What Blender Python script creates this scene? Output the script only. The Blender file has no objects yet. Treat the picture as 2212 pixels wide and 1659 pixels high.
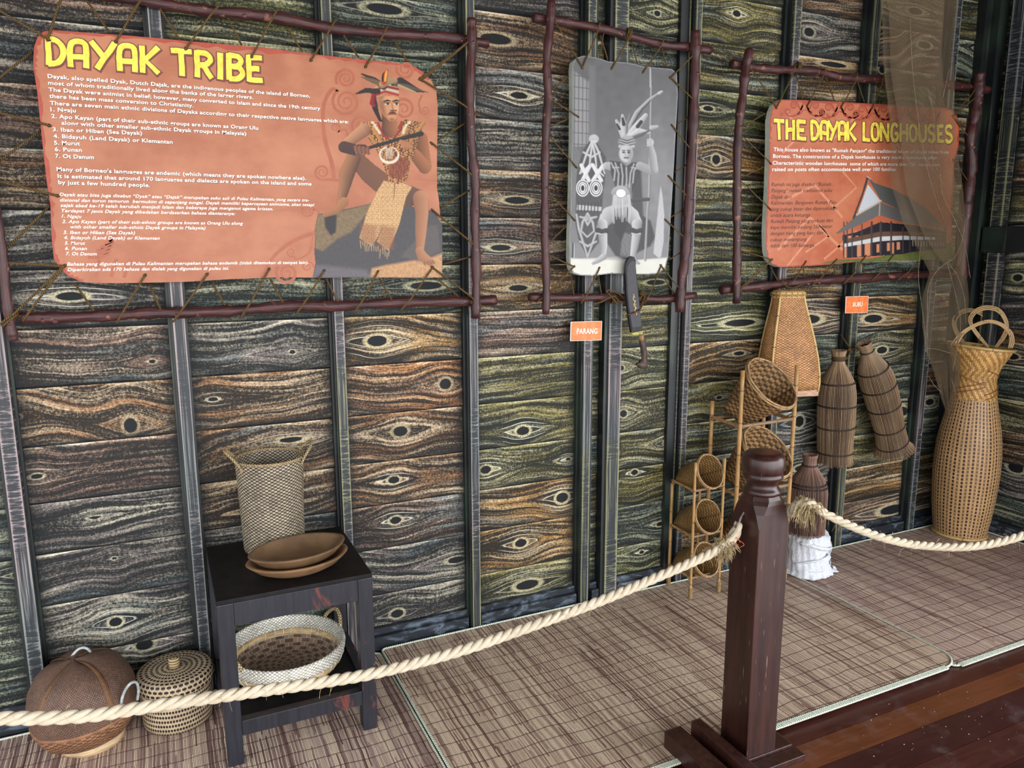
import bpy, math, random
import numpy as np
from mathutils import Vector, Matrix
S = bpy.context.scene
random.seed(4); RNG = np.random.default_rng(7)
# ---------------------------------------------------------------- camera
YAW, PIT, ROL, FPX = 0.43812118, 0.17603857, -0.00299857, 1633.94
CAMP = np.array([0.0, -2.75, 1.55])
_f = np.array([math.sin(YAW)*math.cos(PIT), math.cos(YAW)*math.cos(PIT), -math.sin(PIT)])
_r = np.cross(_f, [0, 0, 1]); _r /= np.linalg.norm(_r); _u = np.cross(_r, _f)
_r2 = _r*math.cos(ROL)+_u*math.sin(ROL); _u2 = -_r*math.sin(ROL)+_u*math.cos(ROL)
cd = bpy.data.cameras.new('camera'); cam = bpy.data.objects.new('camera', cd)
S.collection.objects.link(cam)
cd.sensor_width = 36.0; cd.lens = 36.0*FPX/2212.0; cd.clip_start = 0.02
M = Matrix(((_r2[0], _u2[0], -_f[0], CAMP[0]), (_r2[1], _u2[1], -_f[1], CAMP[1]), (_r2[2], _u2[2], -_f[2], CAMP[2]), (0, 0, 0, 1)))
cam.matrix_world = M
S.camera = cam
# ---------------------------------------------------------------- world, light, exposure
w = bpy.data.worlds.new('daylight'); S.world = w; w.use_nodes = True
wn = w.node_tree.nodes; wl = w.node_tree.links
bg = wn['Background']
tc = wn.new('ShaderNodeTexCoord'); sp = wn.new('ShaderNodeSeparateXYZ'); rp = wn.new('ShaderNodeValToRGB')
dt = wn.new('ShaderNodeVectorMath'); dt.operation = 'DOT_PRODUCT'; dt.inputs[1].default_value = (0.62, -0.70, 0.35)
mrr = wn.new('ShaderNodeMapRange'); mrr.inputs[1].default_value = -0.3; mrr.inputs[2].default_value = 1.0; mrr.inputs[3].default_value = 0.55; mrr.inputs[4].default_value = 1.9
mx = wn.new('ShaderNodeVectorMath'); mx.operation = 'SCALE'
wl.new(tc.outputs['Generated'], sp.inputs[0]); wl.new(sp.outputs['Z'], rp.inputs[0]); wl.new(tc.outputs['Generated'], dt.inputs[0]); wl.new(dt.outputs['Value'], mrr.inputs[0])
wl.new(rp.outputs[0], mx.inputs[0]); wl.new(mrr.outputs[0], mx.inputs['Scale']); wl.new(mx.outputs[0], bg.inputs[0])
rp.color_ramp.elements[0].position = 0.0; rp.color_ramp.elements[0].color = (0.60, 0.59, 0.60, 1)
rp.color_ramp.elements[1].position = 0.35; rp.color_ramp.elements[1].color = (0.90, 0.94, 1.0, 1)
bg.inputs[1].default_value = 4.0
S.view_settings.view_transform = 'Standard'; S.view_settings.look = 'None'
S.view_settings.exposure = 0.2; S.view_settings.gamma = 1.0; S.view_settings.use_curve_mapping = False
# ---------------------------------------------------------------- pixel helpers (points on real planes of the room)
def ray(px, py): return _r2*(px-1106)/FPX-_u2*(py-829.5)/FPX+_f
def W(px, py, d=0.0):                       # point on the plane d metres in front of the back wall
    q = ray(px, py); t = (-d-CAMP[1])/q[1]; return CAMP+q*t
def FL(px, py, z=0.0):
    q = ray(px, py); t = (z-CAMP[2])/q[2]; return CAMP+q*t
def RW(px, py, X):
    q = ray(px, py); t = X/q[0]; return CAMP+q*t
def ZC(px, py, zc): return CAMP+ray(px, py)*zc
# ---------------------------------------------------------------- colour, node helpers
def C(r, g, b, a=1.0):
    f = lambda c: (c/255/12.92) if c/255 <= 0.04045 else ((c/255+0.055)/1.055)**2.4
    return (f(r), f(g), f(b), a)
class NT:
    def __init__(s, name, rough=0.6, spec=0.4):
        s.m = bpy.data.materials.new(name); s.m.use_nodes = True; s.t = s.m.node_tree; s.n = s.t.nodes; s.l = s.t.links
        s.b = s.n['Principled BSDF']; s.b.inputs['Roughness'].default_value = rough; s.b.inputs['Specular IOR Level'].default_value = spec
    def put(s, sock, v):
        if v is None: return
        if hasattr(v, 'is_linked'): s.l.new(v, sock)
        else:
            if sock.type == 'RGBA' and len(v) == 3: v = (*v, 1)
            sock.default_value = v
    def ma(s, op, a, b=None, c=None, clamp=False):
        n = s.n.new('ShaderNodeMath'); n.operation = op; n.use_clamp = clamp
        s.put(n.inputs[0], a); s.put(n.inputs[1], b); s.put(n.inputs[2], c); return n.outputs[0]
    def mix(s, f, a, b, mode='MIX'):
        n = s.n.new('ShaderNodeMix'); n.data_type = 'RGBA'; n.blend_type = mode; n.clamp_factor = True
        s.put(n.inputs[0], f); s.put(n.inputs[6], a); s.put(n.inputs[7], b); return n.outputs[2]
    def ss(s, v, a, b):
        n = s.n.new('ShaderNodeMapRange'); n.interpolation_type = 'SMOOTHSTEP'
        s.put(n.inputs[0], v); n.inputs[1].default_value = a; n.inputs[2].default_value = b; return n.outputs[0]
    def mr(s, v, a, b, c, d):
        n = s.n.new('ShaderNodeMapRange'); s.put(n.inputs[0], v)
        for i, q in enumerate((a, b, c, d)): n.inputs[i+1].default_value = q
        return n.outputs[0]
    def noise(s, vec, scale, detail=3, rough=0.55, dist=0.0):
        n = s.n.new('ShaderNodeTexNoise'); n.inputs['Scale'].default_value = scale; n.inputs['Detail'].default_value = detail
        n.inputs['Roughness'].default_value = rough; n.inputs['Distortion'].default_value = dist
        s.put(n.inputs['Vector'], vec); return n.outputs['Fac']
    def vor(s, vec, scale, out='Distance'):
        n = s.n.new('ShaderNodeTexVoronoi'); n.inputs['Scale'].default_value = scale; s.put(n.inputs['Vector'], vec); return n.outputs[out]
    def xyz(s, x, y, z=0.0):
        n = s.n.new('ShaderNodeCombineXYZ'); s.put(n.inputs[0], x); s.put(n.inputs[1], y); s.put(n.inputs[2], z); return n.outputs[0]
    def sep(s, v):
        n = s.n.new('ShaderNodeSeparateXYZ'); s.put(n.inputs[0], v); return n.outputs
    def attr(s, name, out='Fac'):
        n = s.n.new('ShaderNodeAttribute'); n.attribute_name = name; return n.outputs[out]
    def obj(s): return s.n.new('ShaderNodeTexCoord').outputs['Object']
    def uv(s): return s.n.new('ShaderNodeTexCoord').outputs['UV']
    def scl(s, v, k):
        n = s.n.new('ShaderNodeVectorMath'); n.operation = 'MULTIPLY'; s.put(n.inputs[0], v); n.inputs[1].default_value = k; return n.outputs[0]
    def bump(s, h, st=0.3, dist=0.002):
        n = s.n.new('ShaderNodeBump'); n.inputs['Strength'].default_value = st; n.inputs['Distance'].default_value = dist
        s.put(n.inputs['Height'], h); s.l.new(n.outputs[0], s.b.inputs['Normal'])
    def col(s, v): s.put(s.b.inputs['Base Color'], v)
    def ramp(s, v, els):
        n = s.n.new('ShaderNodeValToRGB'); s.put(n.inputs[0], v); cr = n.color_ramp
        while len(cr.elements) < len(els): cr.elements.new(0.5)
        for e, (p, c) in zip(cr.elements, els): e.position = p; e.color = c if len(c) == 4 else (*c, 1)
        return n.outputs[0]
def plain(name, c, rough=0.6, var=0.25, sc=30, spec=0.4, stretch=(1, 1, 1), bump=0.0, c2=None):
    t = NT(name, rough, spec); v = t.scl(t.obj(), stretch)
    n = t.noise(v, sc, 4)
    d = c2 or tuple(x*(1-var*1.6) for x in c[:3])
    t.col(t.mix(t.ss(n, 0.32, 0.68), d, tuple(min(1, x*(1+var)) for x in c[:3])))
    if bump: t.bump(n, bump, 0.003)
    return t.m
def weave(name, c1, c2, cg, su, sv, k=1, m=4, rough=0.55, bump=0.5, half=None, sw=False, gap=0.3):
    t = NT(name, rough, 0.35); u, v, _ = t.sep(t.uv())[:3]
    if sw: u, v = v, u
    U = t.ma('MULTIPLY', u, su); V = t.ma('MULTIPLY', v, sv)
    fu = t.ma('FLOOR', U); fv = t.ma('FLOOR', V)
    s_ = t.ma('FLOORED_MODULO', t.ma('ADD', fu, t.ma('MULTIPLY', fv, float(k))), float(m))
    over = t.ma('LESS_THAN', s_, float(half if half else m/2)-0.01)
    a = t.ma('ABSOLUTE', t.ma('SUBTRACT', t.ma('MULTIPLY', t.ma('FRACT', U), 2.0), 1.0))
    b = t.ma('ABSOLUTE', t.ma('SUBTRACT', t.ma('MULTIPLY', t.ma('FRACT', V), 2.0), 1.0))
    ha = t.ma('SUBTRACT', 1.0, t.ma('POWER', a, 4.0)); hb = t.ma('SUBTRACT', 1.0, t.ma('POWER', b, 4.0))
    h = t.ma('ADD', t.ma('MULTIPLY', over, ha), t.ma('MULTIPLY', t.ma('SUBTRACT', 1.0, over), hb))
    rnd = t.n.new('ShaderNodeTexWhiteNoise'); t.put(rnd.inputs['Vector'], t.xyz(t.ma('ADD', fu, 0.5), t.ma('ADD', fv, 0.5), over))
    big = t.noise(t.obj(), 14, 3)
    val = t.ma('ADD', t.ma('MULTIPLY', rnd.outputs[0], 0.45), t.ma('MULTIPLY', big, 0.9))
    cc = t.mix(over, c2, c1)
    cc = t.mix(1.0, cc, t.ramp(val, [(0.2, (0.5, 0.48, 0.45)), (0.95, (1.35, 1.3, 1.2))]), 'MULTIPLY')
    cc = t.mix(t.ss(h, 0.02, gap), cg, cc); t.col(cc)
    t.bump(t.ma('ADD', h, t.ma('MULTIPLY', over, 0.5)), bump, 0.002)
    return t.m
# ---------------------------------------------------------------- mesh builder
class MB:
    def __init__(s): s.v = []; s.f = []; s.uv = []; s.mi = []; s.n = 0
    def add(s, V, F, UV=None, mi=0):
        V = np.asarray(V, float).reshape(-1, 3); s.v.append(V)
        s.uv.append(np.asarray(UV, float).reshape(-1, 2) if UV is not None else V[:, [0, 2]])
        s.f += [tuple(int(i)+s.n for i in q) for q in F]; s.mi += [mi]*len(F); s.n += len(V); return s
    def box(s, c, size, R=None, mi=0):
        c = np.array(c, float); h = np.array(size, float)/2
        V = np.array([[x, y, z] for x in (-1, 1) for y in (-1, 1) for z in (-1, 1)])*h
        if R is not None: V = V@np.array(R).T
        return s.add(V+c, [(0, 1, 3, 2), (4, 6, 7, 5), (0, 4, 5, 1), (2, 3, 7, 6), (0, 2, 6, 4), (1, 5, 7, 3)], mi=mi)
    def bb(s, a, b, mi=0):
        a = np.array(a, float); b = np.array(b, float); return s.box((a+b)/2, np.abs(b-a), mi=mi)
    def uvbox(s, a, b, mi=0):               # box whose faces carry a 0..1 map across their narrow side (worn edges)
        a, b = np.minimum(a, b).astype(float), np.maximum(a, b).astype(float)
        for ax in range(3):
            i, j = [k for k in range(3) if k != ax]
            if (b-a)[i] > (b-a)[j]: i, j = j, i
            L = (b-a)[j]
            for sd in (0, 1):
                P = []
                for (p, q) in ((0, 0), (1, 0), (1, 1), (0, 1)):
                    x = a.copy(); x[ax] = (a, b)[sd][ax]; x[i] = (a, b)[p][i]; x[j] = (a, b)[q][j]; P.append(x)
                s.add(P, [(0, 1, 2, 3)], [(0, 0), (1, 0), (1, L), (0, L)], mi)
        return s
    def tube(s, P, r, n=8, cap=True, mi=0, vs=1.0, closed=False, flat=1.0, up=None):
        P = np.asarray(P, float); k = len(P); r = np.full(k, r) if np.isscalar(r) else np.asarray(r, float)
        T = np.gradient(P, axis=0) if not closed else np.roll(P, -1, 0)-np.roll(P, 1, 0)
        T /= np.linalg.norm(T, axis=1)[:, None]+1e-12
        ref = np.array(up, float) if up is not None else (np.array([0, 0, 1.0]) if abs(T[0][2]) < 0.9 else np.array([1.0, 0, 0]))
        N = ref-T[0]*(ref@T[0]); N /= np.linalg.norm(N); V = []; UV = []; L = 0
        for i in range(k):
            N = N-T[i]*(N@T[i]); N /= np.linalg.norm(N)+1e-12; B = np.cross(T[i], N)
            if i: L += np.linalg.norm(P[i]-P[i-1])
            for j in range(n+1):
                a = 2*math.pi*j/n; V.append(P[i]+r[i]*(N*math.cos(a)*flat+B*math.sin(a))); UV.append((j/n, L*vs))
        m = n+1; F = [(i*m+j, i*m+j+1, (i+1)*m+j+1, (i+1)*m+j) for i in range(k-1) for j in range(n)]
        if closed: F += [((k-1)*m+j, (k-1)*m+j+1, j+1, j) for j in range(n)]
        elif cap: F += [tuple(range(n-1, -1, -1)), tuple((k-1)*m+j for j in range(n))]
        return s.add(V, F, UV, mi)
    def lathe(s, prof, n=48, c=(0, 0, 0), R=None, mi=0, sq=0.0, sx=1.0, sy=1.0, fn=None, uvr=None, a0=0.0, a1=2*math.pi):
        prof = np.asarray(prof, float); c = np.array(c, float); V = []; UV = []; L = 0
        rm = uvr if uvr else max(prof[:, 0])
        for i, (r, z) in enumerate(prof):
            if i: L += math.hypot(r-prof[i-1][0], z-prof[i-1][1])
            for j in range(n+1):
                a = a0+(a1-a0)*j/n; ca, sa = math.cos(a), math.sin(a); k = 1.0
                if sq: k = (1-sq)+sq/max(abs(ca), abs(sa))
                p = np.array([r*ca*k*sx, r*sa*k*sy, z])
                if fn: p = fn(p, a, i)
                V.append(p); UV.append(((a-a0)*rm, L))
        V = np.array(V)
        if R is not None: V = V@np.array(R).T
        m = n+1; F = [(i*m+j, i*m+j+1, (i+1)*m+j+1, (i+1)*m+j) for i in range(len(prof)-1) for j in range(n)]
        return s.add(V+c, F, UV, mi)
    def build(s, name, mats, parent=None, smooth=True, bevel=0, seg=2, weld=False):
        V = np.concatenate(s.v) if s.v else np.zeros((0, 3)); UV = np.concatenate(s.uv)
        off = OFF.get(parent.name if parent else None, np.zeros(3)) if parent else np.zeros(3)
        if parent: off = base_of(parent)
        me = bpy.data.meshes.new(name); me.from_pydata((V-off).tolist(), [], s.f)
        ul = me.uv_layers.new(name='UVMap'); li = np.zeros(len(me.loops), int); me.loops.foreach_get('vertex_index', li)
        ul.data.foreach_set('uv', UV[li].ravel())
        for m in (mats if isinstance(mats, (list, tuple)) else [mats]): me.materials.append(m)
        if max(s.mi, default=0): me.polygons.foreach_set('material_index', s.mi)
        if smooth: me.polygons.foreach_set('use_smooth', [True]*len(me.polygons))
        me.update(); o = bpy.data.objects.new(name, me); S.collection.objects.link(o)
        if parent: o.parent = parent; OFF[o.name] = off
        if bevel:
            md = o.modifiers.new('bevel', 'BEVEL'); md.width = bevel; md.segments = seg; md.limit_method = 'ANGLE'; md.angle_limit = 0.7
            md.harden_normals = False
        return o
OFF = {}
def base_of(o):
    return OFF.get(o.name, np.zeros(3))
def thing(name, loc, label, cat, group=None):
    o = bpy.data.objects.new(name, None); S.collection.objects.link(o); o.location = loc; o.empty_display_size = 0.05
    OFF[o.name] = np.array(loc, float); return tag(o, label, cat, group)
def tag(o, label=None, cat=None, group=None, kind=None):
    for k, v in (('label', label), ('category', cat), ('group', group), ('kind', kind)):
        if v: o[k] = v
    return o
def struct(o): o['kind'] = 'structure'; return o
def spline(P, n=8):
    P = [np.array(p, float) for p in P]; Q = [2*P[0]-P[1]]+P+[2*P[-1]-P[-2]]; out = []
    for i in range(1, len(Q)-2):
        a, b, c, d = Q[i-1:i+3]
        for k in range(n):
            t = k/n; out.append(0.5*((2*b)+(-a+c)*t+(2*a-5*b+4*c-d)*t*t+(-a+3*b-3*c+d)*t**3))
    out.append(P[-1]); return np.array(out)
def aim(z, x=(1, 0, 0)):                    # rotation whose local Z points along z
    z = np.array(z, float); z /= np.linalg.norm(z); x = np.array(x, float); x = x-z*(x@z); x /= np.linalg.norm(x)
    return np.array([x, np.cross(z, x), z]).T
# ================================================================ SETTING
def wall_mat():
    t = NT('painted_plank', 0.6, 0.22)
    phi, knot, lx, lz, seed, edge, ks = [t.attr(k) for k in ('phi', 'knot', 'lx', 'lz', 'seed', 'edge', 'ks')]
    tone = t.attr('tone', 'Color'); lift = t.attr('lift')
    ob = t.obj()
    wob = t.noise(t.xyz(t.ma('MULTIPLY', lx, 5.0), t.ma('MULTIPLY', lz, 14.0), seed), 1.0, 2)
    ph = t.ma('ADD', phi, t.ma('MULTIPLY', t.ma('SUBTRACT', wob, 0.5), 0.03))
    sd = t.ma('MULTIPLY', seed, 9.0)
    n1 = t.noise(t.xyz(t.ma('ADD', t.ma('MULTIPLY', lx, 2.2), sd), t.ma('MULTIPLY', ph, 62.0), t.ma('MULTIPLY', lz, 3.0)), 1.0, 3, 0.55)
    n2 = t.noise(t.xyz(t.ma('ADD', t.ma('MULTIPLY', lx, 4.0), sd), t.ma('MULTIPLY', ph, 240.0), seed), 1.0, 3, 0.65)
    spk = t.noise(t.scl(ob, (1, 1, 1.2)), 420.0, 1, 0.5)
    cloth = t.noise(t.scl(ob, (1.0, 1, 1.0)), 130.0, 2, 0.6)
    s_ = t.ma('ADD', t.ma('ADD', t.ma('MULTIPLY', n1, 0.66), t.ma('MULTIPLY', n2, 0.34)), t.ma('MULTIPLY', t.ma('SUBTRACT', lift, 0.5), 0.16))
    s2 = t.ma('ADD', s_, t.ma('ADD', t.ma('MULTIPLY', t.ma('SUBTRACT', spk, 0.5), 0.30), t.ma('MULTIPLY', t.ma('SUBTRACT', cloth, 0.5), 0.34)))
    light = t.ss(s2, 0.44, 0.70)
    cmix = t.noise(t.xyz(t.ma('ADD', t.ma('MULTIPLY', lx, 1.6), sd), t.ma('MULTIPLY', ph, 24.0), t.ma('MULTIPLY', seed, 3.0)), 1.0, 2)
    cream = C(208, 203, 176)
    lc = t.mix(t.ss(cmix, 0.42, 0.56), tone, t.mix(0.45, cream, t.mix(1.0, tone, (1.7, 1.7, 1.6, 1), 'MULTIPLY')))
    bl = t.noise(t.xyz(t.ma('MULTIPLY', lx, 2.0), t.ma('MULTIPLY', ph, 22.0), t.ma('ADD', sd, 4.0)), 1.0, 2)
    lc = t.mix(t.ma('MULTIPLY', t.ss(bl, 0.52, 0.68), 0.7), lc, C(120, 142, 146))
    hl = t.ss(s2, 0.62, 0.78)
    lc = t.mix(t.ma('MULTIPLY', hl, 0.85), lc, C(238, 232, 200))
    dark = t.mix(0.035, C(19, 24, 25), tone)
    col = t.mix(t.ma('MULTIPLY', light, 0.92), dark, lc)
    # painted eye: rings, pupil
    near = t.ma('MULTIPLY', t.ss(knot, 22.0, 3.0), ks)
    sn = t.ma('SINE', t.ma('MULTIPLY', ph, 330.0))
    col = t.mix(t.ma('MULTIPLY', t.ma('MULTIPLY', near, t.ss(sn, 0.80, 0.98)), 0.75), col, C(232, 232, 214))
    col = t.mix(t.ma('MULTIPLY', t.ma('MULTIPLY', near, t.ss(sn, -0.80, -0.98)), 0.8), col, C(24, 28, 28))
    ring = t.ma('MULTIPLY', t.ma('MULTIPLY', t.ss(knot, 3.2, 1.9), t.ss(knot, 1.0, 1.5)), t.ma('ADD', t.ma('MULTIPLY', ks, .45), .5))
    rc = t.mix(t.ss(t.noise(ob, 160.0, 2), 0.3, 0.62), t.mix(0.5, tone, C(60, 62, 54)), C(206, 198, 160))
    col = t.mix(ring, col, rc)
    col = t.mix(t.ss(knot, 1.35, 0.95), col, C(25, 28, 30))
    col = t.mix(edge, col, C(26, 31, 33)); t.col(col)
    t.bump(t.ma('ADD', t.ma('MULTIPLY', spk, 0.5), t.ma('ADD', cloth, light)), 0.25, 0.0015)
    return t.m
def batten_mat():
    t = NT('painted_batten', 0.5, 0.5); u, v, _ = t.sep(t.uv())[:3]; ob = t.obj()
    e = t.ma('ABSOLUTE', t.ma('SUBTRACT', t.ma('MULTIPLY', u, 2.0), 1.0))
    cross = t.noise(t.xyz(t.ma('MULTIPLY', u, 0.7), t.ma('MULTIPLY', v, 150.0)), 1.0, 3, 0.7)
    lon = t.noise(t.scl(ob, (260, 260, 3.0)), 1.0, 3, 0.7)
    reg = t.noise(ob, 2.6, 1)
    scr = t.mix(t.ss(reg, 0.42, 0.58), cross, lon)
    wear = t.ss(t.ma('ADD', scr, t.ma('MULTIPLY', t.ma('POWER', e, 6.0), 0.40)), 0.49, 0.72)
    wc = t.mix(t.ss(t.noise(ob, 1.7, 1), 0.4, 0.6), C(146, 152, 148), C(176, 158, 156))
    wc = t.mix(t.ss(t.noise(ob, 1.1, 0), 0.55, 0.6), wc, C(160, 160, 120))
    t.col(t.mix(t.ma('MULTIPLY', wear, 0.75), C(34, 40, 45), wc)); t.bump(scr, 0.3, 0.001)
    return t.m
def dark_mat():
    t = NT('dark_painted_timber', 0.45, 0.5); ob = t.obj()
    lon = t.noise(t.scl(ob, (120, 120, 2.2)), 1.0, 4, 0.7)
    g = t.mix(t.ss(t.noise(ob, 3.0, 2), 0.45, 0.62), C(22, 26, 28), C(40, 52, 44))
    t.col(t.mix(t.ma('MULTIPLY', t.ss(lon, 0.60, 0.74), 0.55), g, C(132, 138, 118))); t.bump(lon, 0.2, 0.001)
    return t.m
def rail_mat():
    t = NT('painted_base_rail', 0.45, 0.5); ob = t.obj()
    n = t.noise(t.scl(ob, (9, 9, 26)), 1.0, 4, 0.65, 1.2); f = t.noise(t.scl(ob, (30, 30, 190)), 1.0, 2)
    t.col(t.mix(t.ss(t.ma('ADD', n, t.ma('MULTIPLY', f, 0.25)), 0.60, 0.82), C(27, 33, 40), C(96, 108, 120))); t.bump(n, 0.2, 0.001)
    return t.m
M_WALL, M_BAT, M_DARK, M_RAIL = wall_mat(), batten_mat(), dark_mat(), rail_mat()
ZR = [0.03, 0.21, 0.40, 0.577, 0.748, 0.936, 1.124, 1.307, 1.49, 1.67, 1.85, 2.035, 2.22, 2.415, 2.60, 2.79, 2.98, 3.15]
# painted eyes as (x, z, half width, half height) in the wall's own metres, read off the photograph
KP = [(329,780,9,5),(282,918,15,17),(80,1028,15,6),(247,1205,7,4),(250,1342,15,10),(312,1392,20,12),(631,760,8,5),(460,862,13,5),(628,949,28,6),
 (153,640,34,10),(830,20,40,12),(814,736,22,12),(961,829,13,12),(864,931,16,11),(850,1036,13,8),(854,1123,13,8),(985,1208,20,7),(857,1324,14,9),
 (920,617,36,9),(1128,930,14,10),(1226,991,6,4),(1048,1014,12,9),(1213,1074,13,11),(1124,1172,13,9),(1138,1262,25,10),(1120,207,20,8),(1115,433,28,8),
 (1080,535,24,7),(1118,622,22,7),(1070,85,34,12),(1340,795,7,6),(1345,893,8,8),(1440,955,8,7),(1370,1020,8,6),(1424,1131,8,5),(1385,1192,6,4),
 (1418,30,7,7),(1415,610,22,6),(1590,30,9,8),(1528,235,12,6),(1545,345,9,11),(1597,697,34,8),(1595,763,12,5),(1552,858,7,4),(1746,70,11,10),(1800,140,30,6),
 (1740,690,30,11),(1725,910,10,12),(1884,688,20,9),(1903,756,11,8),(1905,150,7,9),(1940,890,20,12),(1925,1100,26,10),(2007,868,9,7),(1992,1110,14,7),
 (1995,98,14,8),(1975,25,16,8),(2117,106,7,8),(1545,1000,15,8),(1600,1000,14,7),(1730,1010,16,7),(560,1100,18,6),(205,1117,16,4),(40,1240,14,8),(35,900,12,6)]
KW = []
for px, py, rx, ry in KP:
    p = W(px, py); q = W(px+rx, py); u_ = W(px, py-ry); KW.append((p[0], p[2], abs(q[0]-p[0])*.88, abs(u_[2]-p[2])*.88))
KW += [(-0.75, 0.8, .03, .015), (-0.7, 1.6, .03, .015), (0.3, 2.5, .04, .02)]
TONES = {'grey': C(138, 128, 122), 'pink': C(160, 130, 112), 'tan': C(176, 132, 92), 'ochre': C(186, 142, 82), 'olive': C(156, 146, 86), 'sage': C(128, 138, 116), 'orange': C(200, 138, 84), 'lime': C(150, 150, 96)}
def tone_of(X, z):
    if X < -.43: return 'sage'
    if X < .08: return random.choice(['pink', 'grey', 'pink', 'tan']) if z > .55 else 'grey'
    if X < .6: return random.choice(['sage', 'grey', 'tan']) if z < 1.3 else random.choice(['sage', 'lime'])
    if X < 1.1: return random.choice(['orange', 'tan', 'ochre']) if .55 < z < 1.3 else (random.choice(['pink', 'tan', 'grey']) if z < .6 else 'sage')
    if X < 1.6: return random.choice(['olive', 'olive', 'ochre']) if z < 1.2 else random.choice(['ochre', 'tan', 'pink', 'grey'])
    if X < 2.1: return random.choice(['olive', 'sage', 'lime'])
    if X < 2.65: return random.choice(['lime', 'olive', 'sage', 'ochre'])
    if X < 3.15: return random.choice(['pink', 'grey', 'sage']) if z < 1.2 else random.choice(['tan', 'ochre', 'grey'])
    return random.choice(['tan', 'olive', 'sage', 'ochre'])
def planks(name, panels, knots, place, toner, extra):
    """panels: (a, b) spans along the wall; every plank is a shallow lapped board cut between the battens"""
    V = []; F = []; A = {k: [] for k in ('phi', 'knot', 'lx', 'lz', 'seed', 'edge', 'lift', 'ks')}; TN = []; n0 = 0
    for (a, b) in panels:
        sh = random.uniform(-.004, .004)
        for zi in range(len(ZR)-1):
            z0, z1 = ZR[zi]+(sh if zi else 0), ZR[zi+1]+sh
            nx = max(4, int((b-a)/0.009)); nz = max(6, int((z1-z0)/0.008))
            X, Z = np.meshgrid(np.linspace(a, b, nx+1), np.linspace(z0, z1, nz+1)); fz = (Z-z0)/(z1-z0)
            ks = [k for k in knots if a-.02 < k[0] < b+.02 and z0-.01 < k[1] < z1+.01]
            cz = np.full_like(X, (z0+z1)/2+random.uniform(-.25, .25)*(z1-z0)); wsum = np.full_like(X, .02); cz *= wsum
            for kx, kz, rx, rz in ks:
                g = np.exp(-((X-kx)/(.16))**2)+1e-6; cz += g*kz; wsum += g
            cz = cz/wsum+0.012*np.sin(X*random.uniform(5, 9)+random.uniform(0, 6))*(1-np.clip(wsum, 0, 1))
            ph = np.sqrt((Z-cz)**2+1e-6); kn = np.full_like(X, 60.0)
            for kx, kz, rx, rz in ks:
                ax = rx*3.4+.026; ph = ph-(rz*1.15+.011)*np.exp(-((X-kx)/ax)**2)
                kn = np.minimum(kn, ((X-kx)/rx)**2+((Z-kz)/rz)**2)
            if not ks: ph = (Z-z0)+0.01*np.sin(X*random.uniform(3, 8)+random.uniform(0, 6))
            jit = 0.006*np.sin(X*41+zi)*np.sin(Z*93+zi)
            ed = np.clip(1-(np.minimum(X-a, b-X)+jit*1.6)/.050, 0, 1)*.95
            ed = np.maximum(ed, np.clip(1-(Z-z0+jit*1.5)/.034, 0, 1)*.92)
            lf = np.clip(1-(z1-Z)/.012, 0, 1)*.9+.5
            prot = np.where(fz < 0.03, 0.002, 0.010-0.008*fz)
            P = place(X, Z, prot); V.append(P)
            for k, q in zip(('phi', 'knot', 'lx', 'lz', 'seed', 'edge', 'lift', 'ks'), (ph, kn, X, Z, np.full_like(X, random.random()), ed, lf, np.full_like(X, random.choice([0, .25, .6, .9]) if (a+b)/2 < 1.1 or z0 > 1.3 else random.choice([.5, .9, 1])))): A[k].append(q.ravel())
            tn = TONES[toner((a+b)/2, (z0+z1)/2)]; TN.append(np.tile(np.array(tn), (X.size, 1)))
            m = nx+1
            F += [(n0+j*m+i, n0+j*m+i+1, n0+(j+1)*m+i+1, n0+(j+1)*m+i) for j in range(nz) for i in range(nx)]
            n0 += X.size
    ev, ef = extra
    nv = sum(len(v) for v in V); F += [tuple(i+nv for i in f) for f in ef]; V.append(np.array(ev, float))
    Vc = np.concatenate(V); me = bpy.data.meshes.new(name); me.from_pydata(Vc.tolist(), [], F)
    for k in A:
        at = me.attributes.new(k, 'FLOAT', 'POINT'); at.data.foreach_set('value', np.concatenate(A[k]+[np.ones(len(ev))*(.9 if k == 'edge' else 0.5)]))
    at = me.attributes.new('tone', 'FLOAT_COLOR', 'POINT'); at.data.foreach_set('color', np.concatenate(TN+[np.tile(np.array(C(30, 34, 34)), (len(ev), 1))]).ravel())
    me.materials.append(M_WALL); o = bpy.data.objects.new(name, me); S.collection.objects.link(o); return struct(o)
def bk(x0, x1, y0, y1, z0, z1):
    v = [(x, y, z) for x in (x0, x1) for y in (y0, y1) for z in (z0, z1)]
    return v, [(0, 1, 3, 2), (4, 6, 7, 5), (0, 4, 5, 1), (2, 3, 7, 6), (0, 2, 6, 4), (1, 5, 7, 3)]
XR = 4.127; HT = 3.15
planks('wall_back', [(-1.5, -.47), (-.425, .04), (.083, .565), (.600, 1.078), (1.115, 1.588), (1.626, 1.712), (1.775, 2.098), (2.134, 2.632), (2.676, 3.125), (3.172, 3.69), (3.735, 4.12)],
       KW, lambda X, Z, p: np.stack([X, -p, Z], -1).reshape(-1, 3), tone_of, bk(-1.5, XR+.06, .004, .06, 0, HT))
KR = []
for px, py, rx, ry in [(2200, 600, 10, 7), (2206, 120, 6, 14), (2190, 770, 12, 6), (2195, 1010, 16, 10)]:
    p = RW(px, py, XR); q = RW(px+rx, py, XR); u_ = RW(px, py-ry, XR); KR.append((-p[1], p[2], abs(q[1]-p[1]), abs(u_[2]-p[2])))
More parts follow.
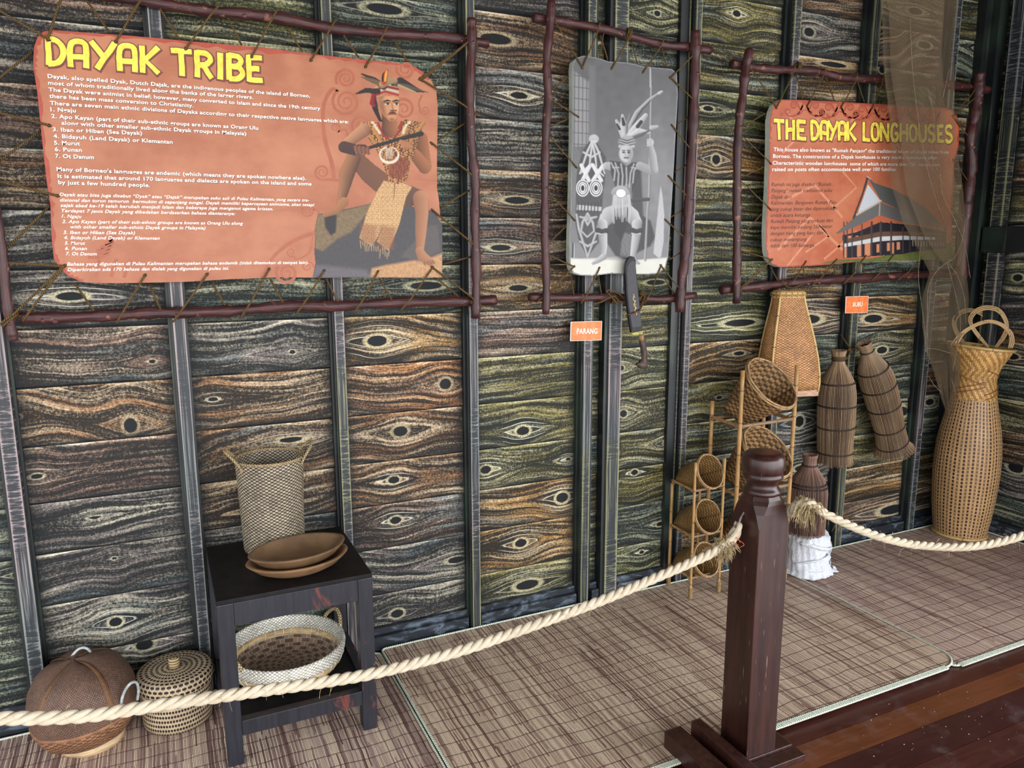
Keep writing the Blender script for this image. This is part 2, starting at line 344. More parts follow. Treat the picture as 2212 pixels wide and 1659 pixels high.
planks('wall_right', [(.03, .11), (.16, .62), (.67, 1.15), (1.2, 1.7)], KR, lambda X, Z, p: np.stack([XR-p, -X, Z], -1).reshape(-1, 3),
       lambda a, b: random.choice(['olive', 'tan', 'grey', 'sage']), bk(XR+.004, XR+.06, -1.7, 0.0, 0, HT))
nt = [0]
def trim(fn, m=None):
    nt[0] += 1; b = MB(); fn(b); return struct(b.build('trim_%d' % nt[0], m or [M_BAT, M_DARK], smooth=False))
def batten(x0, x1, d=.06, ledge=0.014):     # upright on the back wall with a stepped moulding beside it
    def fn(b):
        b.uvbox((x0, -d, 0), (x1, 0.003, HT), 0)
        b.uvbox((x0-ledge, -.024, 0), (x0-.0005, 0.003, HT), 1); b.uvbox((x1+.0005, -.020, 0), (x1+ledge*.6, 0.003, HT), 1)
        b.uvbox((x0-.006, -.046, 0), (x0-.0004, 0.002, HT), 1)
    trim(fn)
for x0, x1 in ((-.463, -.423), (.044, .080), (.568, .600), (1.082, 1.115), (1.592, 1.626), (1.713, 1.774), (2.106, 2.134), (2.640, 2.678), (3.130, 3.174), (3.694, 3.733)):
    batten(x0, x1, .06, .014 if x0 < 2 else .022)
trim(lambda b: (b.uvbox((1.640, -.030, 0), (1.652, .003, HT), 1), b.uvbox((1.695, -.05, 0), (1.7125, .003, HT), 1)))
trim(lambda b: (b.uvbox((2.052, -.026, 0), (2.092, .003, HT), 1), b.uvbox((2.092, -.035, 0), (2.0955, .003, HT), 0)))
trim(lambda b: (b.uvbox((3.93, -.05, 0), (3.955, .003, HT), 1), b.uvbox((3.955, -.03, 0), (4.01, .003, HT), 1), b.uvbox((4.01, -.07, 0), (4.035, .003, HT), 1), b.uvbox((4.05, -.045, 0), (XR, .003, HT), 1)))
# right wall uprights and cross rail
def rtrim(y0, y1, z0=0, z1=HT, d=.06, m=0): trim(lambda b: (b.uvbox((XR-d, -y1, z0), (XR+.003, -y0, z1), m), b.uvbox((XR-.03, -y0+.0005, z0), (XR+.002, -y0+.018, z1), 1)))
rtrim(.10, .16, 0, 1.525); rtrim(.09, .15, 1.662, HT, .05); rtrim(.62, .67); rtrim(1.15, 1.20)
trim(lambda b: b.uvbox((XR-.075, -1.7, 1.527), (XR+.003, -.07, 1.66)), [M_WALL if False else M_DARK])
# base rails between the uprights
BR = [(-1.5, -.467), (-.42, .04), (.087, .552), (.609, 1.066), (1.124, 1.576), (1.655, 1.69), (1.783, 2.048), (2.148, 2.614), (2.69, 3.104), (3.187, 3.668), (3.745, 3.925)]
b = MB()
for x0, x1 in BR: b.uvbox((x0, -.048, 0.003), (x1, .002, .058)); b.uvbox((x0, -.028, .0585), (x1, .002, .085))
struct(b.build('baseboard_back', [M_RAIL], smooth=False))
b = MB().uvbox((XR-.05, -1.7, 0.003), (XR+.003, -.02, .075)); struct(b.build('baseboard_right', [M_RAIL], smooth=False))
# floor boards, then an unseen roof added to shade the upper wall
def floor_mat():
    t = NT('varnished_floorboard', 0.28, 0.5); ob = t.obj(); x, y, z = t.sep(ob)[:3]; col = t.attr('tone', 'Color')
    g = t.noise(t.scl(ob, (5, 70, 1)), 1.0, 4, 0.6); st = t.noise(t.scl(ob, (3, 6, 1)), 1.0, 4, 0.7)
    c = t.mix(1.0, col, t.ramp(t.ma('ADD', t.ma('MULTIPLY', g, .5), t.ma('MULTIPLY', st, .5)), [(0.3, (.55, .5, .5)), (0.72, (1.35, 1.3, 1.25))]), 'MULTIPLY')
    dst = t.ss(t.noise(ob, 7, 4, .7), .52, .75)
    c = t.mix(t.ma('MULTIPLY', dst, .12), c, C(170, 160, 160))
    t.col(c); t.put(t.b.inputs['Roughness'], t.mr(st, .3, .7, .22, .42)); t.bump(g, .08, .001)
    return t.m
def build_floor():
    V = []; F = []; T = []; y = 0.0; k = 0
    ys = [0.06, -1.058, -1.178, -1.282, -1.403, -1.52, -1.64, -1.76, -1.88, -2.0, -2.12, -2.24, -2.36, -2.48, -2.6, -2.8, -3.0, -3.2, -3.4, -3.6]
    cols = [C(60, 32, 28), C(70, 34, 28), C(104, 60, 36), C(62, 32, 30), C(72, 38, 32), C(58, 30, 28)]
    for i in range(len(ys)-1):
        x = -3.0; first = True
        while x < 5.2:
            x1 = 5.2 if i == 0 else min(5.2, x+(random.uniform(2.6, 3.6)))
            a, bb_ = ys[i]-.0012, ys[i+1]+.0012
            v, f = bk(x+.001, x1-.001, bb_, a, -.05, 0.0); F += [tuple(q+len(V) for q in ff) for ff in f]; V += v
            T += [cols[i % 6] if i else cols[0]]*8; x = x1
    v, f = bk(-3, 5.2, -3.6, .06, -.1, -.051); F += [tuple(q+len(V) for q in ff) for ff in f]; V += v; T += [C(15, 10, 9)]*8
    me = bpy.data.meshes.new('floor'); me.from_pydata(V, [], F); at = me.attributes.new('tone', 'FLOAT_COLOR', 'POINT'); at.data.foreach_set('color', np.array(T).ravel())
    me.materials.append(floor_mat()); o = bpy.data.objects.new('floor', me); S.collection.objects.link(o); struct(o)
build_floor()
b = MB(); b.bb((-3.0, -6.0, HT), (5.2, .08, HT+.06))  # unseen slab, run forward past the floor to hold back the high sky
for yy in np.arange(-5.8, 0, .55): b.bb((-3.0, yy, HT-.1), (5.2, yy+.06, HT))
struct(b.build('shading_ceiling', [plain('ceiling_timber', C(70, 58, 48), .7, .3, 8, stretch=(1, 8, 1))], smooth=False))
# ================================================================ LACED SIGNS
def interp_path(P, n=6): return spline(P, n)
def bark_mat():
    t = NT('dark_red_branch', 0.42, 0.45); u, v, _ = t.sep(t.uv())[:3]; ob = t.obj()
    n = t.noise(t.xyz(t.ma('MULTIPLY', t.ma('SINE', t.ma('MULTIPLY', u, 6.2832)), 2.2), t.ma('MULTIPLY', v, 9.0), t.ma('MULTIPLY', t.ma('COSINE', t.ma('MULTIPLY', u, 6.2832)), 2.2)), 1.0, 5, 0.65)
    n2 = t.noise(ob, 30, 3)
    c = t.ramp(n, [(0.28, C(28, 17, 19)), (0.5, C(64, 34, 34)), (0.72, C(104, 56, 50))])
    c = t.mix(t.ma('MULTIPLY', t.ss(n2, .62, .72), .5), c, C(178, 120, 96)); t.col(c); t.bump(n, .6, .004); return t.m
M_BARK = bark_mat()
M_BARKD = M_BARK
def cord_mat(name, c1, c2, f=900):
    t = NT(name, 0.85, 0.2); u, v, _ = t.sep(t.uv())[:3]
    s_ = t.ma('SINE', t.ma('ADD', t.ma('MULTIPLY', v, float(f)), t.ma('MULTIPLY', u, 6.2832*2)))
    n = t.noise(t.obj(), 300, 2)
    t.col(t.mix(t.ma('ADD', t.ma('MULTIPLY', s_, .35), n, clamp=True), c1, c2)); t.bump(s_, .8, .0015); return t.m
M_CORD = cord_mat('brown_twine', C(52, 38, 20), C(128, 102, 62))
M_EDGE = plain('pale_board_edge', C(196, 206, 190), .6, .08, 20)
M_EYE = plain('punched_eyelet', C(18, 14, 12), .5, .1)
def branch(parent, px, d, rpx, knots=3):
    """px: list of (x, y) read on the photograph, d depth in front of the wall (number or list)"""
    ds = d if isinstance(d, (list, tuple)) else [d]*len(px)
    P = np.array([W(x, y, q) for (x, y), q in zip(px, ds)]); P = spline(P, 7); n = len(P)
    mid = px[len(px)//2]; dm = ds[len(px)//2]
    r = np.linalg.norm(W(mid[0], mid[1]+rpx, dm)-W(mid[0], mid[1], dm)) if abs(px[0][0]-px[-1][0]) > abs(px[0][1]-px[-1][1]) else np.linalg.norm((W(mid[0]+rpx, mid[1], dm)-W(mid[0], mid[1], dm)))*.88
    ph = random.uniform(0, 9); t = np.arange(n)
    rr = r*(1+.10*np.sin(t*.9+ph)+.07*np.sin(t*2.3+ph*2)+.05*RNG.standard_normal(n))
    b = MB(); b.tube(P, rr, 14); k0 = len(b.v[0])
    for _ in range(knots):
        i = random.randint(3, n-4); a = random.uniform(-2.6, -.4)
        c = P[i]+np.array([0, -rr[i]*.75, rr[i]*.4*math.sin(a)])
        b.lathe([(0.001, .35*r), (.3*r, .28*r), (.5*r, 0.0)], 8, c, R=aim((0.1, -1, .3)))
    return b.build('branch', M_BARK, parent)
def rect_world(px, d): return np.array([W(x, y, d) for x, y in px])
def panel(parent, outline, dfront, thick, mat, name='panel'):
    F = rect_world(outline, dfront); c = F.mean(0)
    P = spline(list(F)+[F[0]], 3)[:-1] if False else F
    n = len(P); b = MB()
    # bellied sheet: fan of rings from the outline to the centre
    rings = [1.0, .985, .8, .5, .2]; V = []
    for k in rings: V += [c+(p-c)*k for p in P]
    V.append(c); Fc = []
    for ri in range(len(rings)-1):
        for i in range(n): j = (i+1) % n; Fc.append((ri*n+i, ri*n+j, (ri+1)*n+j, (ri+1)*n+i))
    o0 = (len(rings)-1)*n
    for i in range(n): Fc.append((o0+i, o0+(i+1) % n, len(V)-1))
    b.add(V, Fc, mi=0)
    B = P+np.array([0, thick, 0]); k = b.n; b.add(np.concatenate([P, B]), [(i, (i+1) % n, n+(i+1) % n, n+i) for i in range(n)], mi=1)
    b.add(B, [tuple(range(n-1, -1, -1))], mi=1)
    return b.build(name, [mat, M_EDGE], parent, smooth=False)
def terracotta(name, a=C(180, 120, 89), b_=C(158, 96, 69), off=0.0):
    t = NT(name, 0.42, 0.3); ob = t.obj()
    n = t.noise(t.scl(ob, (4, 1, 6)), 1.0, 5, .6); g = t.noise(t.scl(ob, (1.6, 1, 34)), 1.0, 4, .6)
    c = t.mix(t.ss(n, .3, .72), b_, a); c = t.mix(t.ma('MULTIPLY', t.ss(g, .60, .66), .25), c, C(150, 84, 60))
    c = t.mix(t.ma('MULTIPLY', t.ss(t.noise(t.scl(ob, (3, 1, 3)), 1, 3), .55, .75), .35), c, C(216, 154, 122))
    t.col(c); return t.m
# ---- flat print helpers: ink laid on the sheet 0.4 mm apart
def ink(name, c, rough=.45): return plain(name, c, rough, .06, 40)
INK_Y = plain('yellow_ink', C(250, 226, 84), .5, .05, 60, c2=C(214, 196, 66)); INK_W = ink('white_ink', C(250, 246, 236)); INK_D = ink('brown_ink', C(112, 58, 46)); INK_K = ink('dark_ink', C(62, 34, 28))
INK_S = ink('swirl_ink', C(160, 88, 60)); INK_S2 = ink('dark_swirl_ink', C(158, 70, 48)); INK_L = ink('light_pattern_ink', C(202, 132, 98)); INK_R = ink('torn_edge_ink', C(162, 70, 50))
_fc = bpy.data.curves.new('type_setting', 'FONT'); _fo = bpy.data.objects.new('type_setting', _fc)
def glyphs(text, bold=0.0, shear=0.0):
    _fc.body = text; _fc.offset = bold; _fc.shear = shear; _fc.resolution_u = 3; _fc.size = 1.0; _fc.space_character = 1.06
    S.collection.objects.link(_fo); dg = bpy.context.evaluated_depsgraph_get(); dg.update()
    me = bpy.data.meshes.new_from_object(_fo.evaluated_get(dg)); S.collection.objects.unlink(_fo)
    v = np.array([x.co[:2] for x in me.vertices]); f = [tuple(p.vertices) for p in me.polygons]; bpy.data.meshes.remove(me)
    return v, f
def textlines(lines, d, hpx, bold, shear, parent, name, mat, shadow=None):
    """lines: (text, x0, y0, x1, y1): centre of the lower-case band at both ends"""
    b = MB(); s = MB()
    for text, x0, y0, x1, y1 in lines:
        v, f = glyphs(text, bold, shear)
        a = W(x0, y0, d); e = W(x1, y1, d); u = e-a; L = np.linalg.norm(u); u /= L; up = np.cross(u, [0, -1, 0]); up = up/np.linalg.norm(up)
        if up[2] < 0: up = -up
        hw = np.linalg.norm(W(x0, y0-hpx, d)-W(x0, y0, d)); mn, mx = v[:, 0].min(), v[:, 0].max()
        X = (v[:, 0]-mn)/(mx-mn)*L; Y = (v[:, 1]-.27)*hw/.72
        P = a+X[:, None]*u+Y[:, None]*up; b.add(P, f)
        if shadow: s.add(P+np.array([.0011, .0003, -.0013]), f)
    if shadow: s.build(name+'_shadow', shadow, parent, smooth=False)
    return b.build(name, mat, parent, smooth=False)
# hand-cut headline letters: strokes in a 0..1 cell (x right, y down)
HL = {'D': [[(.15, 0), (.2, 1)], [(.1, .06), (.5, .08), (.8, .3), (.84, .6), (.6, .88), (.15, .95)]],
 'A': [[(.16, 1), (.12, .4), (.22, .12), (.5, .05), (.78, .12), (.86, .4), (.86, 1)], [(.16, .62), (.84, .62)]],
 'Y': [[(.08, 0), (.5, .52)], [(.92, 0), (.3, 1)]], 'K': [[(.16, 0), (.2, 1)], [(.86, .02), (.3, .52), (.88, .98)]],
 'T': [[(.02, .08), (.98, .08)], [(.48, .05), (.54, 1)]], 'R': [[(.17, 0), (.2, 1)], [(.15, .07), (.62, .1), (.82, .3), (.6, .5), (.22, .54)], [(.46, .52), (.88, 1)]],
 'I': [[(.5, 0), (.5, 1)]], 'B': [[(.17, 0), (.19, 1)], [(.15, .06), (.62, .1), (.78, .27), (.58, .46), (.22, .48)], [(.3, .48), (.7, .52), (.86, .74), (.62, .93), (.18, .95)]],
 'E': [[(.2, 0), (.24, 1)], [(.16, .08), (.92, .08)], [(.2, .5), (.78, .5)], [(.2, .92), (.96, .92)]], 'H': [[(.17, 0), (.18, 1)], [(.83, 0), (.83, 1)], [(.18, .5), (.82, .5)]],
 'L': [[(.2, 0), (.2, 1)], [(.16, .92), (.96, .92)]], 'O': [[(.5, .06), (.22, .18), (.14, .5), (.22, .82), (.5, .94), (.78, .82), (.86, .5), (.78, .18), (.5, .06)]],
 'N': [[(.16, 1), (.16, 0)], [(.16, .04), (.84, .96)], [(.84, 1), (.84, 0)]], 'G': [[(.84, .2), (.6, .06), (.3, .12), (.15, .45), (.22, .82), (.5, .94), (.82, .84), (.82, .56), (.52, .56)]],
 'U': [[(.15, 0), (.16, .7), (.34, .92), (.66, .92), (.84, .7), (.84, 0)]], 'S': [[(.84, .18), (.6, .06), (.3, .1), (.16, .28), (.34, .46), (.66, .54), (.84, .72), (.66, .92), (.36, .95), (.13, .82)]],
 'P': [[(.18, 0), (.2, 1)], [(.15, .07), (.66, .1), (.84, .3), (.62, .52), (.22, .55)]]}
def ribbon(b, P, wd, lift=0.0, taper=None):
    P = np.array(P, float); T = np.gradient(P, axis=0) if len(P) > 2 else np.array([P[1]-P[0]]*2); T /= np.linalg.norm(T, axis=1)[:, None]+1e-12
    N = np.cross(T, [0, 1, 0]); w_ = np.full(len(P), wd) if taper is None else wd*np.array(taper)
    A = P+N*w_[:, None]/2; B = P-N*w_[:, None]/2; n = len(P); off = np.array([0, -lift, 0])
    b.add(np.concatenate([A, B])+off, [(i, i+1, n+i+1, n+i) for i in range(n-1)])
def headline(letters, d, parent, name, wk=.27):
    """letters: (char, x0, x1, ytop, ybottom) in photograph pixels"""
    b = MB(); s = MB(); k = 0
    for ch, x0, x1, yt, yb in letters:
        cw = np.linalg.norm(W(x1, yt, d)-W(x0, yt, d)); hh = abs(W(x0, yt, d)[2]-W(x0, yb, d)[2]); wd = min(cw*.30, hh*.20) if ch != 'I' else cw*.52
        sl = .085*(x1-x0) if d > 0 else 0
        for st in HL[ch]:
            P = [W(x0+(x1-x0)*u, yt+(yb-yt)*v_+sl*(u-.5)*.9, d) for u, v_ in st]
            P = np.array(P) if len(P) < 4 else spline(P, 4)
            if len(P) == 2: P = np.array([P[0]+(P[1]-P[0])*t_ for t_ in (0, .3, .6, 1)]); P[1:3] += np.array([[random.uniform(-.001, .001), 0, random.uniform(-.001, .001)] for _ in range(2)])
            k += 1; tp = [random.uniform(.93, 1.07) for _ in P]
            ribbon(b, P, wd, .0008+k*1e-6, tp)
            Q = P.copy(); e = (Q[0]-Q[1]); e /= np.linalg.norm(e); Q[0] += e*hh*.05; e = (Q[-1]-Q[-2]); e /= np.linalg.norm(e); Q[-1] += e*hh*.05
            ribbon(s, Q+np.array([.001, 0, -.002]), wd+hh*.12, .0003+k*1e-6)
    s.build(name+'_outline', INK_D, parent, smooth=False); return b.build(name, INK_Y, parent, smooth=False)
def swirl(b, c, r0, turns, d, wpx, a0=0.0, cw=1, tail=None, lift=.0004):
    """spiral (px) with optional tail polyline"""
    P = []; n = int(turns*18)
    for i in range(n+1):
        t = i/n; a = a0+cw*t*turns*2*math.pi; r = r0*(1-.88*t); P.append((c[0]+r*math.cos(a), c[1]+r*math.sin(a)))
    if tail:
        tl = spline([np.array(q+(0,), float) for q in tail]+[np.array(P[0]+(0,))], 6)[:-1]; P = [(q[0], q[1]) for q in tl]+P
    Q = [W(x, y, d) for x, y in P]; wd = np.linalg.norm(W(c[0]+wpx, c[1], d)-W(c[0], c[1], d)); n = len(Q)
    ribbon(b, Q, wd, lift, [max(.35, min(1, 1.15-.9*i/n)) for i in range(n)])
def lace(parent, dp, front, back, dbr=.10, rb=.02, rc=.0030, extra=()):
    b = MB()
    for (hx, hy, bx, by) in front:
        h = W(hx, hy, dp); h0 = h+np.array([0, .006, 0]); h1 = h+np.array([0, -.004, 0])
        e = W(bx, by, dbr+rb*.6); e = e+np.array([0, -.001, 0]); dirv = e-h1; dirv /= np.linalg.norm(dirv)
        hump = (h1*.28+e*.72)+np.array([0, -rb*.75, 0])
        wrap = W(bx, by, dbr-rb*.6)+dirv*rb*.25
        b.tube(spline([h0, h1, h1*.6+e*.4+np.array([0, -rb*.35, 0]), hump, e, wrap], 5), rc, 6)
        b.lathe([(0.0001, .0008), (rc*1.5, .0008), (rc*1.6, 0)], 8, h+np.array([0, -.0002, 0]), R=aim((0, -1, 0)), mi=1)
    for (hx, hy, bx, by) in back:
        h = W(hx, hy, dp-.02); e = W(bx, by, dbr-rb*.5); b.tube([h, (h+e)/2, e], rc, 6)
    for P, r in extra: b.tube(P, r, 6)
    return b.build('lacing_cord', [M_CORD, M_EYE], parent)
def coil(c, ax, r, n, pitch, rc):
    """turns of cord around an axis"""
    R = aim(ax); P = [np.array(c)+R@np.array([r*math.cos(a), r*math.sin(a), (i/24-n/2)*pitch]) for i, a in ((i, i/24*2*math.pi) for i in range(n*24+1))]
    return P, rc
# ---------------------------------------------------------------- painter for the printed pictures
class Ink:
    """small raster painter: the printed picture is a fine grid of coloured cells on the sheet"""
    def __init__(s, x0, y0, x1, y1, st): s.st = st; s.x = np.arange(x0, x1+st*.5, st); s.y = np.arange(y0, y1+st*.5, st); s.X, s.Y = np.meshgrid(s.x, s.y); s.c = np.zeros(s.X.shape+(3,)); s.a = np.zeros(s.X.shape)
    def n(s, sc, seed=0, ax=1.0):
        r = np.random.default_rng(seed); o = np.zeros_like(s.X)
        for k in range(6):
            f = r.uniform(.5, 1.6)/sc; th = r.uniform(0, 6.28); o += np.sin((s.X*math.cos(th)*ax+s.Y*math.sin(th))*f*6.28+r.uniform(0, 6)+1.5*np.sin((s.X*math.sin(th)-s.Y*math.cos(th))*f*4))
        return o/6
    def put(s, m, col, mod=None):
        col = np.array(col[:3], float) if not isinstance(col, np.ndarray) else col
        c = np.broadcast_to(col, s.c.shape) if col.ndim < 3 else col
        if mod is not None: c = c*(1+mod[..., None])
        s.c = s.c*(1-m[..., None])+c*m[..., None]; s.a = np.maximum(s.a, m)
    def poly(s, P, col, soft=1.5, mod=None, al=1.0):
        P = np.array(P, float); ins = np.zeros(s.X.shape, bool); dd = np.full(s.X.shape, 1e9)
        for i in range(len(P)):
            a, b = P[i], P[(i+1) % len(P)]; e = b-a
            if abs(e[1]) > 1e-9:
                cr = ((a[1] > s.Y) != (b[1] > s.Y)) & (s.X < e[0]*(s.Y-a[1])/e[1]+a[0]); ins ^= cr
            t = np.clip(((s.X-a[0])*e[0]+(s.Y-a[1])*e[1])/(e@e+1e-9), 0, 1); dd = np.minimum(dd, np.hypot(s.X-a[0]-t*e[0], s.Y-a[1]-t*e[1]))
        sd = np.where(ins, -dd, dd); s.put(np.clip(.5-sd/soft, 0, 1)*al, col, mod); return sd
    def ell(s, cx, cy, rx, ry, col, soft=.15, ang=0, mod=None, al=1.0):
        c_, s_ = math.cos(ang), math.sin(ang); u = ((s.X-cx)*c_+(s.Y-cy)*s_)/rx; v = (-(s.X-cx)*s_+(s.Y-cy)*c_)/ry; q = np.hypot(u, v)
        s.put(np.clip((1-q)/soft+.5, 0, 1)*al, col, mod)
    def ringe(s, cx, cy, rx, ry, w_, col, al=1.0):
        q = np.hypot((s.X-cx)/rx, (s.Y-cy)/ry)*min(rx, ry); s.put(np.clip(.5+w_/2-np.abs(q-min(rx, ry)), 0, 1)*al, col)
    def limb(s, P, R, lit, dark, lx=-.6, soft=1.5, al=1.0):
        """tapering limb with rounded tone across it, lit from side lx"""
        best = np.full(s.X.shape, 1e9); off = np.zeros(s.X.shape)
        for i in range(len(P)-1):
            a = np.array(P[i], float); b = np.array(P[i+1], float); e = b-a; t = np.clip(((s.X-a[0])*e[0]+(s.Y-a[1])*e[1])/(e@e), 0, 1)
            r = R[i]+(R[i+1]-R[i])*t; dx = s.X-a[0]-t*e[0]; dy = s.Y-a[1]-t*e[1]; q = np.hypot(dx, dy)-r; m = q < best
            best = np.where(m, q, best); off = np.where(m, (dx*lx+dy*-.35)/r, off)
        k = np.clip(.5+.55*off, 0, 1)[..., None]; col = np.array(dark[:3])*(1-k)+np.array(lit[:3])*k
        s.put(np.clip(.5-best/soft, 0, 1)*al, col)
    def build(s, name, d, parent, lift=.0006, cut=.5, clip=None):
        ok = s.a > cut
        if clip is not None:
            P = np.array(clip, float); ins = np.zeros(s.X.shape, bool)
            for i in range(len(P)):
                a, b = P[i], P[(i+1) % len(P)]
                if abs(b[1]-a[1]) > 1e-9: ins ^= ((a[1] > s.Y) != (b[1] > s.Y)) & (s.X < (b[0]-a[0])*(s.Y-a[1])/(b[1]-a[1])+a[0])
            ok &= ins
        ny, nx = s.X.shape; q = ok[:-1, :-1] & ok[1:, :-1] & ok[:-1, 1:] & ok[1:, 1:]; jj, ii = np.nonzero(q); idx = -np.ones(ok.shape, int)
        use = np.zeros(ok.shape, bool)
        for a, b in ((0, 0), (0, 1), (1, 0), (1, 1)): use[jj+a, ii+b] = True
        idx[use] = np.arange(use.sum())
        R_ = (_r2[None]*((s.X[use]-1106)/FPX)[:, None]-_u2[None]*((s.Y[use]-829.5)/FPX)[:, None]+_f[None]); t = (-(d+lift)-CAMP[1])/R_[:, 1]; V = CAMP+R_*t[:, None]
        off = base_of(parent); F = np.stack([idx[jj, ii], idx[jj+1, ii], idx[jj+1, ii+1], idx[jj, ii+1]], -1)
        me = bpy.data.meshes.new(name); me.from_pydata((V-off).tolist(), [], F.tolist())
        at = me.attributes.new('print', 'FLOAT_COLOR', 'POINT'); at.data.foreach_set('color', np.concatenate([np.clip(s.c[use]*.75, 0, 1), np.ones((use.sum(), 1))], 1).ravel())
        me.materials.append(M_PRINT); o = bpy.data.objects.new(name, me); S.collection.objects.link(o); o.parent = parent; OFF[o.name] = off; return o
_t = NT('picture_print', .42, .3); _t.col(_t.attr('print', 'Color')); M_PRINT = _t.m
# ================================================================ sign 1
O1 = [(72,130),(74,100),(81,81),(94,68),(115,65),(180,70),(278,77),(420,90),(560,102),(702,120),(804,131),(860,136),(890,142),(912,154),(932,174),(942,194),(945.6,228),(945,280),(944,329),(944,405),(948,431),(953,494),(955,557),(951,580),(941,593),(925,598),(804,599),(700,600),(601,599),(500,603),(395,609),(300,611),(228,612),(177,609),(147,596),(127,577),(116,557),(111,507),(109,443),(101,393),(91,304),(81,203),(73,150)]
D1 = .10
s1 = thing('framed_sign', W(510, 620, .09), 'large terracotta sign headed DAYAK TRIBE laced inside a dark red branch frame', 'sign')
p1 = panel(s1, O1, D1, .012, terracotta('terracotta_print'))
branch(s1, [(-60,-50),(30,-38),(100,-30),(200,-16),(330,5),(420,20),(500,28),(600,38),(712,60),(830,72),(950,79),(1053,94)], .075, 12.5)
branch(s1, [(1019,40),(1019,100),(1015,200),(1018,300),(1027,400),(1026,480),(1029,600),(1027,688)], .112, 10.5)
branch(s1, [(42,686),(120,686),(253,680),(330,676),(405,675),(506,671),(627,661),(728,661),(880,653),(1006,651),(1070,648)], .075, 12)
branch(s1, [(-62,-60),(-50,60),(-40,180),(-25,320),(-12,440),(4,540),(13,633),(22,696),(30,736)], .112, 14)
# brown scroll ornament behind the seated figure
b = MB()
swirl(b, (747,170), 22, 2.3, D1, 6, 2.6, 1, [(786,176),(770,205),(748,190)][::-1] if False else None)
swirl(b, (748,220), 31, 2.3, D1, 8.5, -2.2, -1, [(722,385),(716,350),(704,310),(698,270),(700,225),(716,194)])
swirl(b, (696,372), 17, 2.0, D1, 6, 1.2, 1, [(760,372),(735,388),(712,388)])
swirl(b, (876,150), 20, 2.0, D1, 6, 3.4, -1); swirl(b, (872,236), 24, 2.0, D1, 7, -2.9, 1, [(846,190),(842,214)])
swirl(b, (918,238), 11, 1.6, D1, 4, 3.3, -1, [(912,205),(905,222)]); swirl(b, (724,276), 11, 1.6, D1, 4, 1.2, -1, [(752,300),(746,280)])
swirl(b, (780,270), 20, 1.7, D1, 6, 3.0, 1, [(792,320),(766,300)]); swirl(b, (663,455), 14, 2.0, D1, 5, -.4, 1, [(694,500),(690,462)])
swirl(b, (620,590), 24, 2.0, D1, 7, -2.5, -1); swirl(b, (629,545), 10, 1.6, D1, 4, 1.0, 1, [(676,510),(668,545),(642,560)])
swirl(b, (570,590), 10, .4, D1, 9, 1.6, 1, [(690,500),(645,515),(600,545),(576,578)]); swirl(b, (664,576), 13, 1.6, D1, 4, 0, -1, [(690,596),(684,580)])
for (x0, y0, ww) in ((206,560,20),(240,558,30),(268,560,34)):
    ribbon(b, [W(x0,y0+40,D1), W(x0+6,y0+20,D1), W(x0+ww*.4,y0,D1)], .010, .0004)
for i in range(6): ribbon(b, [W(190+i*9, 556-i*7, D1), W(218+i*6, 556-i*9, D1), W(236+i*3, 548-i*8, D1)], .009, .0004)
b.build('scroll_ornament', INK_S, p1, smooth=False)
# torn darker red border of the print
b = MB()
def border(b, O, ks, cx, cy, wpx, d, lift=.0003):
    P = [O[i % len(O)] for i in ks]; A = [W(x, y, d) for x, y in P]; B = []
    for i, (x, y) in enumerate(P):
        l = math.hypot(cx-x, cy-y); q = wpx*random.uniform(.35, 1.2); B.append(W(x+(cx-x)/l*q, y+(cy-y)/l*q, d))
    n = len(P); b.add(np.array(A+B)+np.array([0, -lift, 0]), [(i, i+1, n+i+1, n+i) for i in range(n-1)])
def dense(O, k=5): return [(O[i][0]+(O[(i+1) % len(O)][0]-O[i][0])*j/k, O[i][1]+(O[(i+1) % len(O)][1]-O[i][1])*j/k) for i in range(len(O)) for j in range(k)]
OD1 = dense(O1, 6); border(b, OD1, range(0, 14*6), 500, 350, 11, D1); border(b, OD1, range(33*6, 43*6+1), 500, 350, 9, D1)
b.build('torn_border', INK_R, p1, smooth=False)
tl = []
for ch, x0, x1 in (('D',96,144),('A',145,193),('Y',191,253),('A',252,298),('K',298,349),('T',368,415),('R',417,463),('I',463,488),('B',487,530),('E',529,569)):
    tl.append((ch, x0, x1, 82+(x0-96)*.0875, 142+(x0-96)*.081))
headline(tl, D1, p1, 'headline')
textlines([("Dayak, also spelled Dyak, Dutch Dajak, are the indigenous peoples of the island of Borneo,",103,165,670,208),("most of whom traditionally lived along the banks of the larger rivers.",104,179.5,547,211),("The Dayak were animist in belief; however, many converted to Islam and since the 19th century",105,194,692,235),("there has been mass conversion to Christianity.",106.5,208,418,229),("There are seven main ethnic divisions of Dayaks according to their respective native languages which are:",108,223,753,264),("1. Ngaju",109,237,164,239.5),("2. Apo Kayan (part of their sub-ethnic groups are known as Orang Ulu",111,251.5,558,277.5),("along with other smaller sub-ethnic Dayak groups in Malaysia)",133,266,532,289.5),("3. Iban or Hiban (Sea Dayak)",114,280,307,288.5),("4. Bidayuh (Land Dayak) or Klemantan",115.5,294.5,373,307.5),("5. Murut",117,309,173,311),("6. Punan",118.5,323,177,325),("7. Ot Danum",119.5,337.5,203,340.5),("Many of Borneo's languages are endemic (which means they are spoken nowhere else).",122.5,366,661,386),("It is estimated that around 170 languages and dialects are spoken on the island and some",124.5,381,673,398),("by just a few hundred people.",126,394.5,324,401)], D1+.0005, 8.6, .021, 0, p1, 'white_text', INK_W, INK_K)
